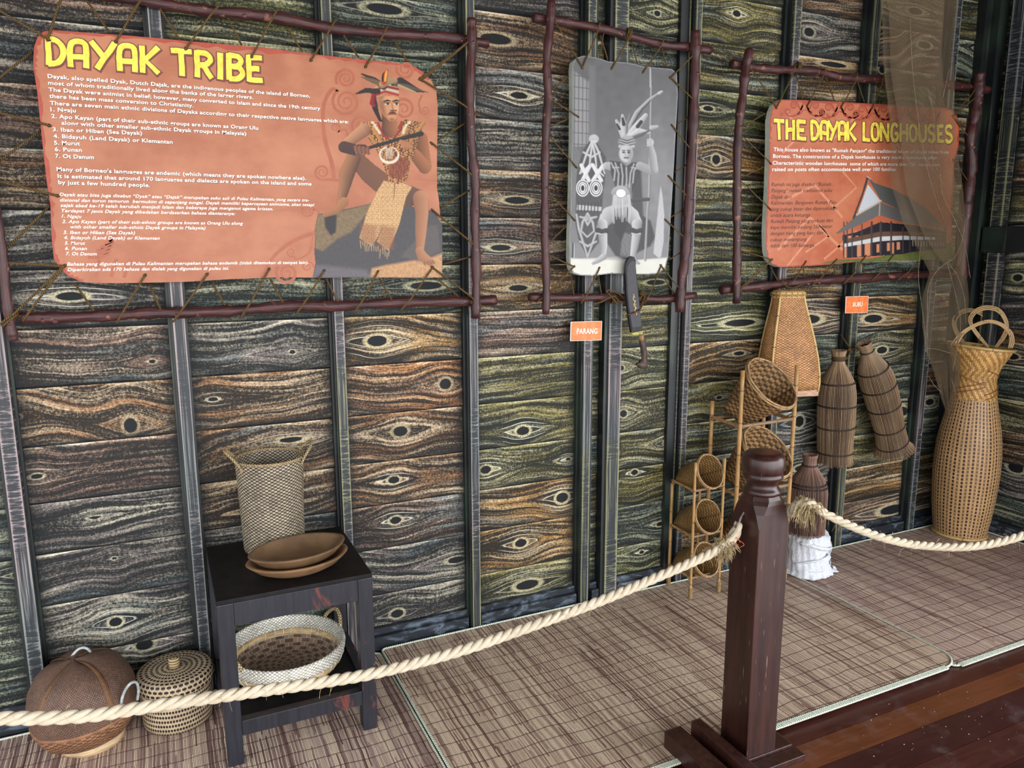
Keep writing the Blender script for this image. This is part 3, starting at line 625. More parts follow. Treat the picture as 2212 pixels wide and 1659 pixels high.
textlines([("Dayak atau bisa juga disebut “Dyak” atau “Dajak” merupakan suku asli di Pulau Kalimantan, yang secara tra-",128,420.5,668,433),("disional dan turun temurun  bermukim di sepanjang sungai. Dayak memiliki kepercayaan animisme, akan tetapi",129.5,432.5,679,443),("sejak abad ke-19 telah berubah menjadi Islam dan beberapa juga menganut agama kristen.",130.5,444,590,452),("Terdapat 7 jenis Dayak yang dibedakan berdasarkan bahasa diantaranya:",133,455.5,508,462),("1. Ngaju",133,467,176,468.5),("2. Apo Kayan (part of their sub-ethnic groups are known as Orang Ulu along",134,479,525,483),("with other smaller sub-ethnic Dayak groups in Malaysia)",152,490.5,444,493),("3. Iban or Hiban (Sea Dayak)",136.5,502.5,292,503.5),("4. Bidayuh (Land Dayak) or Klemantan",138,514,345,515),("5. Murut",139.5,525.5,184,526),("6. Punan",140.5,537,188,537.5),("7. Ot Danum",142,548.5,209,549),("Bahasa yang digunakan di Pulau Kalimantan merupakan bahasa endemik (tidak ditemukan di tempat lain).",144.5,571,666,567.5),("Diperkirakan ada 170 bahasa dan dialek yang digunakan di pulau ini.",145.5,583,494,580)], D1+.0005, 7.2, .014, .28, p1, 'italic_text', INK_W, None)
def A(x, y): return (500+x/3.95, y/3.95)
def B6(x, y): return (500+x/3.95, 380+y/3.95)
def L3(*c): return np.array(C(*c)[:3])
k = Ink(676, 143, 956, 600, 1.15)
nz = k.n(14, 1)*.25; nf = k.n(4, 2)*.35
k.poly([B6(*q) for q in [(735,325),(860,300),(1000,275),(1180,235),(1300,232),(1500,250),(1740,300),(1800,420),(1800,870),(690,870),(715,740),(705,640),(715,560),(708,460)]], L3(74,72,74), 2, nz*.5)
k.poly([B6(*q) for q in [(735,330),(860,320),(1000,285),(1180,240),(1230,250),(1150,330),(1090,400),(1020,480),(900,540),(780,640),(715,620),(708,460)]], L3(128,108,78), 6, nz+nf*.8)
k.poly([B6(*q) for q in [(790,340),(900,330),(890,480),(850,510),(800,440)]], L3(46,44,46), 4)
k.poly([B6(*q) for q in [(1180,870),(1200,790),(1330,760),(1560,720),(1700,700),(1800,660),(1800,870)]], L3(196,150,104), 6, nz+nf)
k.poly([B6(*q) for q in [(690,870),(720,760),(1150,800),(1200,870)]], L3(112,106,112), 10, nz*.5, .8)
k.poly([B6(*q) for q in [(1440,690),(1560,560),(1690,420),(1760,420),(1780,640),(1600,730)]], L3(96,90,86), 5, nz*.4, .8)
SK, SD = L3(196,134,88), L3(78,46,34)
# legs
k.limb([A(1330,1600), A(1180,1480), A(1050,1340)], [24, 22, 17], L3(150,98,66), L3(66,44,38), -.2)
k.limb([A(1040,1350), A(980,1500), B6(960,120), B6(930,220)], [16, 17, 12, 9], L3(176,122,84), SD, -.8)
k.limb([B6(960,225), B6(900,290), B6(800,330)], [11, 8, 6], SK, L3(120,76,50), -.2)
k.limb([B6(1440,200), B6(1520,170), B6(1610,190)], [20, 22, 18], L3(120,82,62), L3(60,44,42), .5)
k.limb([B6(1615,190), B6(1625,320), B6(1615,480), B6(1608,640)], [17, 14, 12, 8], L3(204,146,104), L3(120,72,52), .5)
k.limb([B6(1605,640), B6(1630,690), B6(1700,735)], [9, 11, 8], L3(202,144,102), L3(130,80,56), .3)
for i in range(4): k.limb([B6(1640+i*24, 735-i*3), B6(1650+i*26, 755-i*4)], [3, 2.4], L3(190,132,94), SD)
# loincloth flaps
for P in ([(1300,40),(1390,60),(1385,160),(1370,250),(1310,400),(1250,520),(1195,600),(1090,530),(1150,330),(1230,150)], [(1400,50),(1470,60),(1540,95),(1490,180),(1430,420),(1340,640),(1240,560),(1330,350),(1390,170)]):
    k.poly([B6(*q) for q in P], np.where((np.cos(np.hypot((k.X % 9)-4.5, (k.Y % 10)-5)*1.9)+nf > .75)[..., None], L3(150,96,58), L3(216,176,122))*(1-.25*np.clip((k.Y-480)/80, 0, 1))[..., None], 1.5, nf)
for x0, y0, x1, y1 in ((1130,400,1190,560),(1290,420,1340,600)): k.poly([B6(x0-30,y0),B6(x0+110,y0+20),B6(x1+40,y1+30),B6(x1-90,y1)], L3(140,80,50), 8, nf, .55)
for i in range(14): q = B6(1100+i*19, 545+i*6+random.uniform(0, 40)); k.limb([q, (q[0]+random.uniform(-2, 2), q[1]+random.uniform(8, 20))], [1, .6], L3(214,184,140), L3(150,110,80))
# torso vest, arms
k.limb([A(1480,1100), A(1620,1180), A(1650,1420)], [16, 14, 15], L3(176,112,72), SD, .7)
k.limb([A(1650,1430), A(1580,1340), A(1490,1240)], [14, 13, 10], L3(190,122,78), SD, .4)
k.poly([A(*q) for q in [(1100,1045),(1220,1030),(1300,1090),(1430,1095),(1480,1015),(1640,1045),(1615,1160),(1590,1200),(1570,1280),(1530,1400),(1500,1540),(1420,1570),(1340,1540),(1290,1400),(1240,1290),(1180,1200),(1130,1120)]], np.where((np.sin(k.X*.75+2.2*np.sin(k.Y*.33))*np.sin(k.Y*.62+1.7*np.sin(k.X*.29))+.8*nf > .05)[..., None], L3(206,150,92), L3(108,54,32))*(1-.35*np.clip((k.X-855)/60, 0, 1))[..., None], 1.5, nf)
k.poly([A(*q) for q in [(1340,1360),(1500,1340),(1520,1450),(1440,1540),(1340,1500)]], L3(128,56,36), 4, nf, .8)
for (x0, y0, x1, y1) in ((1110,1050,1230,1230),(1640,1050,1530,1200),(1220,1100,1290,1230),(1500,1110,1420,1200)): k.limb([A(x0, y0), A(x1, y1)], [4.5, 3], L3(214,158,84), L3(130,84,40))
k.ell(*A(1350,1120), 17, 14, L3(120,70,44), .5)
k.limb([A(1250,1050), A(1280,1130), A(1330,1180)], [3, 3, 3], L3(190,60,44), L3(110,30,24)); k.limb([A(1450,1040), A(1440,1110), A(1400,1160)], [3, 3, 3], L3(190,60,44), L3(110,30,24))
for i in range(9): q = A(1200+i*7, 1040+i*12); k.ell(q[0]+random.uniform(-3, 3), q[1], 3.4, 2, L3(226,206,170), .6); q = A(1520-i*8, 1040+i*12); k.ell(q[0]+random.uniform(-3, 3), q[1], 3.4, 2, L3(226,206,170), .6)
k.limb([A(1130,1110), A(1040,1180), A(960,1250)], [15, 13, 12], L3(214,156,116), L3(110,68,50), -.7)
k.limb([A(960,1255), A(1060,1280), A(1130,1270)], [13, 12, 10], L3(92,62,52), L3(40,28,28), -.4)
# tusk pendant, blade
q = A(1345,1320); m = np.hypot((k.X-q[0])/20, (k.Y-q[1])/17); ang = np.arctan2(k.Y-q[1], k.X-q[0]); mm = np.clip(1.3-np.abs(m-1)*19/ (1.2+2.6*np.clip(np.sin(ang)+.3, 0, 1)), 0, 1)*(ang > -1.35)*1.0+np.clip(1.3-np.abs(m-1)*19/2, 0, 1)*(ang < -1.9)
k.put(np.clip(mm, 0, 1), L3(238,226,196)); 
for i in range(4): k.limb([A(1325+i*14, 1270), A(1322+i*16, 1350)], [1.6, .8], L3(236,226,206), L3(150,120,100))
k.limb([A(1050,1300), A(1170,1262), A(1400,1195), A(1620,1140)], [3, 4, 4, 5.5], L3(52,44,44), L3(20,18,20))
for i in range(4): k.limb([A(1060+i*34, 1258+i*4), A(1072+i*32, 1310)], [4.2, 3.6], L3(160,104,76), L3(78,50,42))
for i in range(4): k.limb([A(1445+i*10, 1205+i*16), A(1520+i*6, 1232+i*10)], [3.6, 3.8], L3(204,140,96), L3(120,74,50))
# neck, head
k.limb([A(1345,980), A(1350,1100)], [16, 17], L3(176,112,74), L3(76,46,36), .8)
k.ell(*A(1235,900), 5, 10, L3(190,124,84), .5); k.poly([A(*q) for q in [(1230,800),(1260,960),(1290,1040),(1260,1040),(1200,930),(1190,820)]], L3(36,26,26), 3)
k.poly([A(*q) for q in [(1255,815),(1430,810),(1436,900),(1425,980),(1390,1030),(1350,1032),(1300,990),(1265,920)]], L3(206,146,102), 3)
k.poly([A(*q) for q in [(1255,815),(1300,810),(1305,900),(1330,1020),(1300,990),(1265,920)]], L3(126,78,54), 8, None, .75)
k.ell(*A(1400,930), 9, 8, L3(232,176,132), 1.2, al=.6); k.ell(*A(1345,850), 14, 5, L3(226,168,124), 1.2, al=.6)
for ex in (1330, 1405):
    k.limb([A(ex-30, 866), A(ex, 856), A(ex+26, 862)], [1.5, 2, 1.2], L3(40,26,22), L3(30,20,18)); k.ell(*A(ex, 886), 6, 2.6, L3(226,200,180), .5); k.ell(*A(ex+4, 886), 2.7, 2.7, L3(24,16,14), .5); k.limb([A(ex-26, 880), A(ex, 875), A(ex+24, 880)], [.9, 1.2, .8], L3(50,30,24), L3(36,22,18))
k.limb([A(1375,880), A(1385,935)], [2.4, 3.6], L3(226,170,126), L3(150,96,64), .8); k.limb([A(1360,944), A(1405,944)], [1.6, 1.6], L3(110,62,44), L3(90,50,36))
k.limb([A(1338,975), A(1370,968), A(1408,975)], [1.6, 2.8, 1.4], L3(150,72,58), L3(120,52,42)); k.limb([A(1350,962), A(1375,958), A(1402,962)], [1.2, 1.6, 1], L3(50,34,28), L3(40,26,22)); k.ell(*A(1368,1018), 5, 3, L3(70,46,36), 1, al=.6)
# headdress
k.poly([A(*q) for q in [(1225,800),(1245,760),(1310,700),(1390,705),(1425,770),(1430,835),(1330,800),(1240,840)]], L3(190,132,96), 1.5, nf*1.6)
for i, cc in enumerate([L3(196,52,44), L3(230,214,190), L3(150,40,40), L3(214,190,160)]): k.limb([A(1225, 815-i*22), A(1310, 780-i*22), A(1425, 812-i*26)], [2.2, 2.4, 2.2], cc, cc*.5)
k.limb([A(1215,800), A(1200,880), A(1215,900)], [5, 6, 4], L3(170,40,50), L3(90,20,30))
for P, R, cc in (([(1300,740),(1220,680),(1110,630)], [7, 6, 2], L3(60,50,44)), ([(1290,720),(1200,690),(1100,655)], [5, 5, 1], L3(120,96,70)), ([(1250,780),(1150,770),(1062,800)], [6, 6, 2], L3(50,42,38)), ([(1380,710),(1440,700),(1560,760),(1640,785)], [6, 11, 7, 2], L3(48,42,40)), ([(1400,720),(1500,740),(1680,790)], [4, 5, 1], L3(96,80,64)), ([(1430,730),(1520,770),(1580,790)], [3, 3, 1], L3(190,160,120)), ([(1290,720),(1330,690),(1400,690)], [8, 9, 5], L3(170,140,100)), ([(1300,700),(1310,640),(1330,600)], [6, 7, 3], L3(200,70,40)), ([(1312,690),(1320,640),(1326,606)], [2, 3, 1.5], L3(232,180,70)), ([(1290,690),(1290,650),(1300,615)], [2, 2, 1], L3(40,30,30))):
    k.limb([A(*q) for q in P], R, cc*1.25, cc*.5)
k.build('seated_figure_picture', D1, p1)
lace(s1, D1, [(103,86,136,-8),(251,90,306,-2),(402,105,472,12),(544,122,598,22),(672,130,724,44),(790,144,836,58),(912,172,1010,92),(908,170,1022,82),(912,174,1029,248),(933,310,1038,397),(935,455,1040,546),(934,578,1040,661),(934,578,868,668),(816,587,766,674),(700,585,642,675),(581,582,523,682),(447,593,376,692),(313,595,254,694),(138,575,8,700),(138,575,52,690),(138,575,3,567),(124,423,-10,390),(106,271,-22,240),(104,85,-46,0)],
     [(238,72,185,-2),(390,90,345,18),(522,98,492,38),(652,110,619,58),(775,125,742,76),(883,138,852,88),(945,303,1008,264),(950,449,1014,411),(956,571,1020,554),(160,610,203,672),(322,615,347,668),(458,610,486,660),(584,603,611,654),(703,600,730,652),(820,603,847,648),(71,111,-36,195),(89,281,-20,362),(109,443,4,548),(930,590,990,640)],
     .095, .019, .0034, [coil(W(1018, 92, .10), (.8, -.1, .62), .023, 3, .006, .0033), coil(W(1026, 655, .10), (.3, -.1, .9), .020, 2, .006, .0033), coil(W(22, 690, .10), (-.6, 0, .8), .026, 2, .008, .0034)])
# ================================================================ sign 2
O2 = [(1238,134),(1248,124),(1261,120),(1291,125),(1316,133),(1354,135),(1392,144),(1440,148),(1451,149),(1462,158),(1464.5,203),(1462,250),(1460,278),(1456,354),(1453,405),(1448,481),(1443,557),(1437,580),(1420,592),(1375,593),(1348,593),(1321,591),(1280,596),(1253,595),(1238,590),(1232,578),(1230,557),(1231,500),(1232,481),(1234,405),(1236,304),(1237,203),(1236,150)]
D2 = .11
s2 = thing('framed_sign', W(1325, 620, .09), 'narrow black and white portrait sign of a seated warrior laced inside a branch frame', 'sign')
p2 = panel(s2, O2, D2, .028, plain('grey_print', C(120, 122, 124), .35, .05))
branch(s2, [(1153,38),(1228,49),(1300,62),(1367,80),(1430,97),(1481,101),(1534,109)], .085, 9.5)
branch(s2, [(1191,3),(1189,51),(1181,127),(1183.5,203),(1178.5,304),(1177,418),(1177,507),(1180,608),(1179,679)], .118, 9)
branch(s2, [(1502.5,67),(1502,127),(1500,203),(1496,304),(1489,418),(1485,481),(1480,557),(1472,608),(1468,674)], .118, 9.5)
branch(s2, [(1144,642),(1228,643),(1300,642),(1354,643),(1430,646),(1502,638)], .085, 8.5)
def Q3(x, y): return (1000+x/3.95, y/3.95)
def Q7(x, y): return (1000+x/3.95, 380+y/3.95)
def G(v): return L3(v, v+1, v+2)
k = Ink(1226, 116, 1468, 600, 1.15); nz = k.n(40, 5)*.12; nf = k.n(5, 6)*.4; n3 = k.n(3, 8)
gr = np.clip(1-np.hypot((k.X-1420)/90, (k.Y-360)/190), 0, 1)
base = (0.135+.10*gr+.08*np.clip((k.Y-300)/250, 0, 1))[..., None]*np.array([1, 1.0, 1.02])*(1+nz[..., None])
k.put(np.ones_like(k.X), base)
k.poly([Q3(940,600),Q3(1075,700),Q3(1070,1250),Q3(940,1250)], G(160), 6, nf*.3, .75); k.poly([Q3(1075,560),Q3(1130,560),Q3(1130,1260),Q3(1075,1300)], G(120), 6, None, .7)
for i in range(4): k.limb([Q3(955+i*34, 600+i*20), Q3(950+i*34, 1290)], [.9, .9], G(96), G(90))
for i in range(9): k.limb([Q3(935, 640+i*98), Q3(1075, 660+i*96)], [.9, .9], G(96), G(90))
k.poly([Q3(930,1250),Q3(1000,1280),Q3(1010,1700),Q3(900,1700)], G(120), 10, nf*.8, .6)
k.poly([Q7(1560,380),(1470,500),(1470,560),Q7(880,570),Q7(880,540)], G(120), 8, nz, .5)
k.poly([Q7(880,700),Q7(1000,705),Q7(1300,690),Q7(1500,715),Q7(1780,690),(1470,610),(1220,610)], L3(226,226,214), 3, nz*.3)
k.poly([Q7(880,575),Q7(1760,575),Q7(1770,700),Q7(1400,720),Q7(1000,705),Q7(880,700)], G(136), 6, nf*.3, .7)
# rock seat and drapery
k.poly([Q7(1220,330),Q7(1520,330),Q7(1600,380),Q7(1640,520),Q7(1600,600),Q7(1500,650),Q7(1400,715),Q7(1300,680),Q7(1220,560)], G(62), 4, nf*.8)
k.poly([Q7(1360,480),Q7(1440,500),Q7(1440,700),Q7(1340,700)], G(120), 5, nf*1.4, .8)
k.poly([Q3(1450,1400),Q3(1520,1420),Q7(1540,360),Q7(1520,420),Q7(1440,300)], G(70), 5, nf*.3)
# shield
k.poly([Q3(1105,1180),Q3(1150,1230),Q3(1222,1350),Q3(1208,1600),Q7(1200,60),Q7(1185,380),Q7(1165,560),Q7(1062,695),Q7(990,560),Q7(958,400),Q7(968,0),Q3(985,1400),Q3(1040,1250)], G(74), 2, nf*1.4)
for P in ([(1110,1190),(1060,1300),(1000,1480)], [(1110,1190),(1160,1300),(1210,1480)], [(1030,1300),(1100,1340),(1170,1300)], [(1000,1480),(1100,1400),(1200,1500)], [(1105,1230),(1090,1330),(1080,1420)], [(1110,1230),(1130,1330),(1140,1420)]): k.limb([Q3(*q) for q in P], [2, 2.4, 1.6], G(226), G(150))
k.limb([Q3(1010,1410), Q3(1075,1540)], [4, 4], G(236), G(200)); k.limb([Q3(1080,1420), Q3(1020,1540)], [4, 4], G(236), G(200)); k.limb([Q3(1110,1410), Q3(1180,1540)], [4, 4], G(236), G(200)); k.limb([Q3(1190,1420), Q3(1110,1540)], [4, 4], G(236), G(200))
for cx in (1022, 1135):
    k.ell(*Q3(cx, 1600), 13, 17, G(44), .3)
    for rx, ry in ((13, 17), (9, 12), (5, 8)): k.ringe(*Q3(cx, 1605), rx, ry, 2, G(232))
    k.ell(*Q3(cx, 1605), 2.2, 3.2, G(20), .4)
k.poly([Q7(975,245),Q7(1185,265),Q7(1180,300),Q7(970,290)], G(190), 1.5, nf*.6)
for i in range(7): k.limb([Q7(985+i*28, 230), Q7(982+i*28, 310)], [1.2, 1.2], G(60), G(50))
for P in ([(1065,320),(1020,400),(1010,470),(1060,520)], [(1065,320),(1110,400),(1120,470),(1065,520)], [(970,330),(990,450),(1065,690)], [(1180,330),(1150,450),(1065,690)], [(1000,560),(1065,600),(1140,560)], [(1000,350),(1040,360),(1065,420)], [(1140,350),(1100,360),(1065,420)]): k.limb([Q7(*q) for q in P], [2, 2.6]+[1.8]*(len(P)-2), G(206), G(130))
for i in range(6): k.limb([Q7(1050+i*6, 330+i*4), Q7(1055+i*3, 380)], [1, 1], G(180), G(120))
# spear
k.limb([Q3(1600,585), Q3(1602,740)], [1.6, 2.2], G(210), G(130)); k.limb([Q3(1608,745), Q3(1600,1200), Q3(1590,1659), Q7(1575,300), Q7(1555,720)], [2.4, 2.4, 2.4, 2.2, 2.6], G(186), G(96), -.9)
# feathers and turban
for P, R, v in (([(1400,1170),(1420,1080),(1480,960),(1590,850),(1690,780)], [3, 4, 4, 3, 1.6], 206), ([(1410,1170),(1450,1060),(1530,930),(1600,860)], [1.5, 1.5, 1.5, 1], 90), ([(1380,1180),(1350,1100),(1310,1030)], [7, 7, 3], 216), ([(1385,1170),(1370,1060),(1362,985)], [5, 7, 3], 222), ([(1395,1170),(1400,1060),(1425,980)], [2, 3, 2], 150), ([(1410,1170),(1470,1100),(1560,985)], [6, 9, 5], 224), ([(1420,1170),(1500,1120),(1590,1130)], [5, 7, 3], 232), ([(1430,1180),(1520,1150),(1600,1110)], [3, 4, 1.5], 120), ([(1610,1090),(1660,1080)], [5, 3], 216), ([(1675,795),(1700,780)], [3.4, 2], 230)):
    k.limb([Q3(*q) for q in P], R, G(v), G(int(v*.55)))
k.limb([Q3(1362,1010), Q3(1372,1060)], [2.5, 4], G(60), G(40)); k.limb([Q3(1520,1040), Q3(1490,1080)], [4, 4], G(64), G(40)); k.limb([Q3(1315,1060), Q3(1335,1100)], [2, 3], G(60), G(40))
k.ell(*Q3(1400,1210), 18, 14, G(168), .3, mod=nf*.3)
for i in range(4): k.limb([Q3(1335, 1180+i*22), Q3(1400, 1200+i*22), Q3(1468, 1180+i*24)], [1, 1.4, 1], G(90), G(70))
k.limb([Q3(1338,1250), Q3(1400,1270), Q3(1460,1250)], [3, 3.4, 3], G(216), G(120))
# face
k.limb([Q3(1395,1350), Q3(1398,1420)], [9, 11], G(170), G(80), .6); k.ell(*Q3(1392,1310), 15, 19, G(196), .25); k.ell(*Q3(1425,1320), 7, 14, G(120), .9, al=.6)
for ex in (1372, 1415): k.ell(*Q3(ex, 1300), 3.4, 2, G(60), .6); k.limb([Q3(ex-12, 1284), Q3(ex+12, 1284)], [1, 1], G(70), G(50))
k.limb([Q3(1393,1300), Q3(1393,1325)], [1.6, 2.6], G(224), G(130), .8); k.limb([Q3(1378,1346), Q3(1408,1346)], [1.6, 1.6], G(96), G(70))
# torso vest, arms
k.limb([Q3(1260,1410), Q3(1190,1420), Q3(1140,1300), Q3(1125,1200)], [9, 8, 7, 7], G(196), G(100), -.5, al=0.0)
k.limb([Q3(1225,1415), Q3(1290,1420)], [8, 10], G(206), G(110)); k.ell(*Q3(1118,1185), 10, 9, G(206), .4)
for i in range(4): k.limb([Q3(1088+i*17, 1190), Q3(1092+i*15, 1165)], [2.2, 2], G(220), G(140))
k.poly([Q3(1255,1370),(Q3(1340,1380)),Q3(1395,1420),Q3(1440,1385),Q3(1515,1385),Q3(1500,1500),Q3(1440,1659),Q7(1440,60),Q7(1300,100),Q3(1290,1560),Q3(1262,1480)], G(66), 1.5, nf)
for P in ([(1265,1390),(1300,1450),(1290,1540)], [(1300,1390),(1330,1480),(1320,1620)], [(1350,1400),(1365,1500),(1355,1640)], [(1500,1400),(1460,1460),(1450,1560)], [(1460,1400),(1430,1480),(1420,1600)], [(1395,1430),(1398,1540),(1390,1640)], [(1280,1430),(1330,1430)], [(1440,1430),(1500,1440)]): k.limb([Q3(*q) for q in P], [1.6]*len(P), G(196), G(130))
k.limb([Q3(1510,1415), Q3(1600,1455), Q3(1635,1460)], [9, 9, 8], G(196), G(96), -.1); k.limb([Q3(1635,1450), Q3(1620,1330), Q3(1600,1235)], [8, 8, 5], G(204), G(100), .5); k.ell(*Q3(1600,1215), 7, 8, G(206), .4)
for i in range(4): k.limb([Q3(1578, 1195+i*16), Q3(1606, 1192+i*16)], [2, 2], G(222), G(120))
# legs
TH = G(214); TD = G(96)
k.limb([Q7(1300,320), Q7(1250,330), Q7(1200,400)], [19, 17, 12], TH, TD, -.4); k.limb([Q7(1190,410), Q7(1192,500), Q7(1200,600), Q7(1195,690)], [11, 10, 8, 6], TH, TD, .6); k.limb([Q7(1200,690), Q7(1150,725), Q7(1110,745)], [7, 5, 3.5], G(206), G(110))
k.limb([Q7(1400,310), Q7(1440,340), Q7(1480,400)], [17, 16, 12], TH, TD, .5); k.limb([Q7(1485,410), Q7(1480,500), Q7(1465,600), Q7(1450,680)], [11, 9.5, 8, 6], TH, TD, -.6); k.limb([Q7(1450,690), Q7(1475,735), Q7(1500,745)], [6, 5, 3], G(200), G(110))
for a, c_ in ((1150, 1222), (1445, 1515)): k.limb([Q7(a, 465), Q7((a+c_)/2, 482), Q7(c_, 468)], [6, 6.5, 6], G(62), G(40)); k.limb([Q7(a-3, 490), Q7((a+c_)/2, 500), Q7(c_, 492)], [1.4, 1.4, 1.4], G(220), G(150))
k.poly([Q7(1290,280),Q7(1420,260),Q7(1400,420),Q7(1350,560),Q7(1290,460)], G(48), 3)
k.limb([Q7(1400,215), Q7(1480,205), Q7(1580,200)], [4, 4, 4], G(90), G(36))
for i in range(22): x0 = 1290+i*6; q = Q7(x0+random.uniform(-6, 6), 150); k.limb([q, (q[0]+(x0-1345)*.05, q[1]+random.uniform(16, 46)), (q[0]+(x0-1345)*.03, q[1]+random.uniform(46, 66))], [1.4, 1.0, .5], G(222), G(140))
for i in range(18): a = math.pi+i*math.pi/17; q = Q7(1345+70*math.cos(a), 150+60*math.sin(a)); k.limb([Q7(1345,150), q], [2, 2.2], G(200), G(90))
k.ell(*Q7(1348,148), 11, 9.5, G(246), .2); k.ringe(*Q7(1348,148), 11, 9.5, 1, G(100))
# pale carved tusk
k.poly([Q7(1687,85),Q7(1700,150),Q7(1718,330),Q7(1712,560),Q7(1690,690),Q7(1670,700),Q7(1625,660),Q7(1640,520),Q7(1660,330),Q7(1678,150)], G(190), 1.5, nf*.5)
k.limb([Q7(945,580), Q7(938,690)], [3, 2], G(40), G(30)); k.limb([Q7(950,575), Q7(948,700)], [1, 1], G(220), G(160))
k.build('warrior_picture', D2, p2, .0007, .5, clip=[(x+(1346-x)*.012, y+(360-y)*.006) for x, y in O2])
lace(s2, D2, [(1257,146,1184,30),(1257,146,1295,52),(1321,148,1364,66),(1389,156,1432,88),(1448,168,1511,102),(1448,168,1510,234),(1451,271,1502,344),(1444,381,1494,441),(1437,475,1492,531),(1427,574,1481,646),(1427,574,1392,653),(1294,579,1256,653),(1239,576,1162,651),(1239,576,1168,545),(1240,475,1168,403),(1244,361,1170,281),(1248,252,1175,209)],
     [(1228,165,1192,194),(1225,258,1190,273),(1224,372,1187,390),(1222,489,1188,523),(1295,128,1304,70),(1313,130,1297,76),(1377,139,1364,90),(1440,146,1430,104),(1463,267,1488,252),(1458,372,1482,356),(1449,469,1476,453),(1446,561,1474,543),(1233,596,1240,640),(1292,594,1300,640),(1430,593,1460,640),(1220,588,1189,636)],
     .10, .014, .0030, [coil(W(1356, 74, .09), (.8, 0, -.25), .019, 4, .0055, .0032), coil(W(1190, 40, .10), (.4, 0, .8), .018, 2, .006, .003), coil(W(1322, 645, .09), (1, 0, .1), .018, 3, .0075, .0032), coil(W(1388, 645, .09), (1, 0, -.1), .017, 3, .006, .0032),
      (spline([W(1280,657,.115), W(1300,652,.12), W(1325,640,.12), W(1345,655,.12), W(1380,650,.12), W(1390,625,.115)], 6), .0032), (spline([W(1335,660,.118), W(1320,640,.122), W(1310,628,.118), W(1330,630,.118), W(1352,648,.12)], 6), .0032)])
# ================================================================ sign 3
O3 = [(1666,240),(1672,226),(1686,215),(1730,216),(1800,219),(1879,224),(1960,228),(2029,232),(2046,234),(2056,238),(2067,250),(2072,275),(2071,314),(2066,335),(2062,344),(2060,380),(2059,413),(2056,470),(2057,520),(2055,546),(2048,555),(2032,558),(1972,561),(1851,566),(1761,574),(1700,577),(1682,577),(1668,571),(1659,560),(1655,540),(1654,500),(1657,440),(1659,404),(1661,340),(1662,299),(1662,260)]
D3 = .11
s3 = thing('framed_sign', W(1860, 590, .09), 'terracotta sign headed THE DAYAK LONGHOUSES laced inside a branch frame, partly behind the brown net', 'sign')
p3_ = panel(s3, O3, D3, .026, terracotta('terracotta_print_deep', C(190, 116, 82), C(172, 88, 58)))
branch(s3, [(1581,138),(1620,145),(1670,150),(1759.5,154),(1819,168),(1909,172),(1999,177),(2074,186),(2134,195)], .085, 9.5)
branch(s3, [(1619,106),(1611,150),(1604,209),(1595,284),(1592,389),(1592,531),(1591,655)], .118, 8.5)
branch(s3, [(2116,157),(2114,195),(2105,254),(2096,299),(2099,359),(2091,419),(2088,455),(2080,531),(2076,600)], .118, 8)
branch(s3, [(1559,626),(1640,618),(1731,609),(1791,604),(1881,600),(1972,594),(2086,590)], .085, 9.5)
b = MB()
for cx, sg in ((1738, 1), (1738, -1), (1813, 1), (1813, -1), (1885, 1), (1885, -1), (1957, 1), (1957, -1), (2034, 1), (2034, -1)):
    if cx == 2034 and sg < 0: continue
    y0 = 222+(cx-1740)*.055
    swirl(b, (cx-sg*23, y0+6), 9, 1.8, D3, 3.6, 0 if sg > 0 else math.pi, -sg, [(cx-sg*2, y0-1), (cx-sg*8, y0+14)])
    swirl(b, (cx-sg*36, y0+19), 7, 1.7, D3, 3.0, 2.4 if sg > 0 else .7, sg, [(cx-sg*4, y0+6), (cx-sg*14, y0+24), (cx-sg*30, y0+29)])
    swirl(b, (cx-sg*12, y0+22), 4.2, 1.4, D3, 2.0, 0, sg, [(cx-sg*1, y0+14)])
    swirl(b, (cx-sg*50, y0+26), 4, 1.3, D3, 2.0, 0, -sg, [(cx-sg*34, y0+12)] if False else None)
    ribbon(b, [W(cx-sg*2, y0-6, D3), W(cx-sg*2, y0+4, D3)], .008, .0005)
OD3 = dense(O3, 6); border(b, OD3, list(range(len(OD3)-12, len(OD3)))+list(range(0, 9*6)), 1860, 400, 6, D3); border(b, OD3, range(9*6, 34*6), 1860, 400, 4, D3)
b.build('scroll_border', INK_S2, p3_, smooth=False)
b = MB()
for P, ww in (([(1700,240),(1730,290),(1690,330)], 6), ([(1760,250),(1800,300),(1850,250)], 6), ([(1680,540),(1750,470),(1820,540)], 7), ([(1700,575),(1760,500)], 5), ([(1740,545),(1790,510),(1770,485)], 5), ([(1820,370),(1850,405),(1800,450)], 5), ([(1700,430),(1760,400),(1820,470)], 6), ([(1990,330),(2040,400)], 6), ([(1930,300),(1980,370)], 5), ([(1780,560),(1850,500)], 5)):
    ribbon(b, [W(x, y, D3) for x, y in P], ww*.0022, .0002)
b.build('pale_pattern', INK_L, p3_, smooth=False)
tl = []
for ch, x0, x1 in (('T',403,482),('H',486,560),('E',562,642),('D',668,737),('A',736,803),('Y',790,872),('A',868,930),('K',926,1008),('L',1042,1103),('O',1103,1168),('N',1166,1243),('G',1245,1308),('H',1308,1378),('O',1378,1443),('U',1443,1512),('S',1512,1576),('E',1578,1634),('S',1634,1702)):
    tl.append((ch, 1550+x0/3.341, 1550+x1/3.341, (860+(x0-400)*.034)/3.341, (1008+(x0-400)*.018)/3.341))
headline(tl, D3, p3_, 'headline')
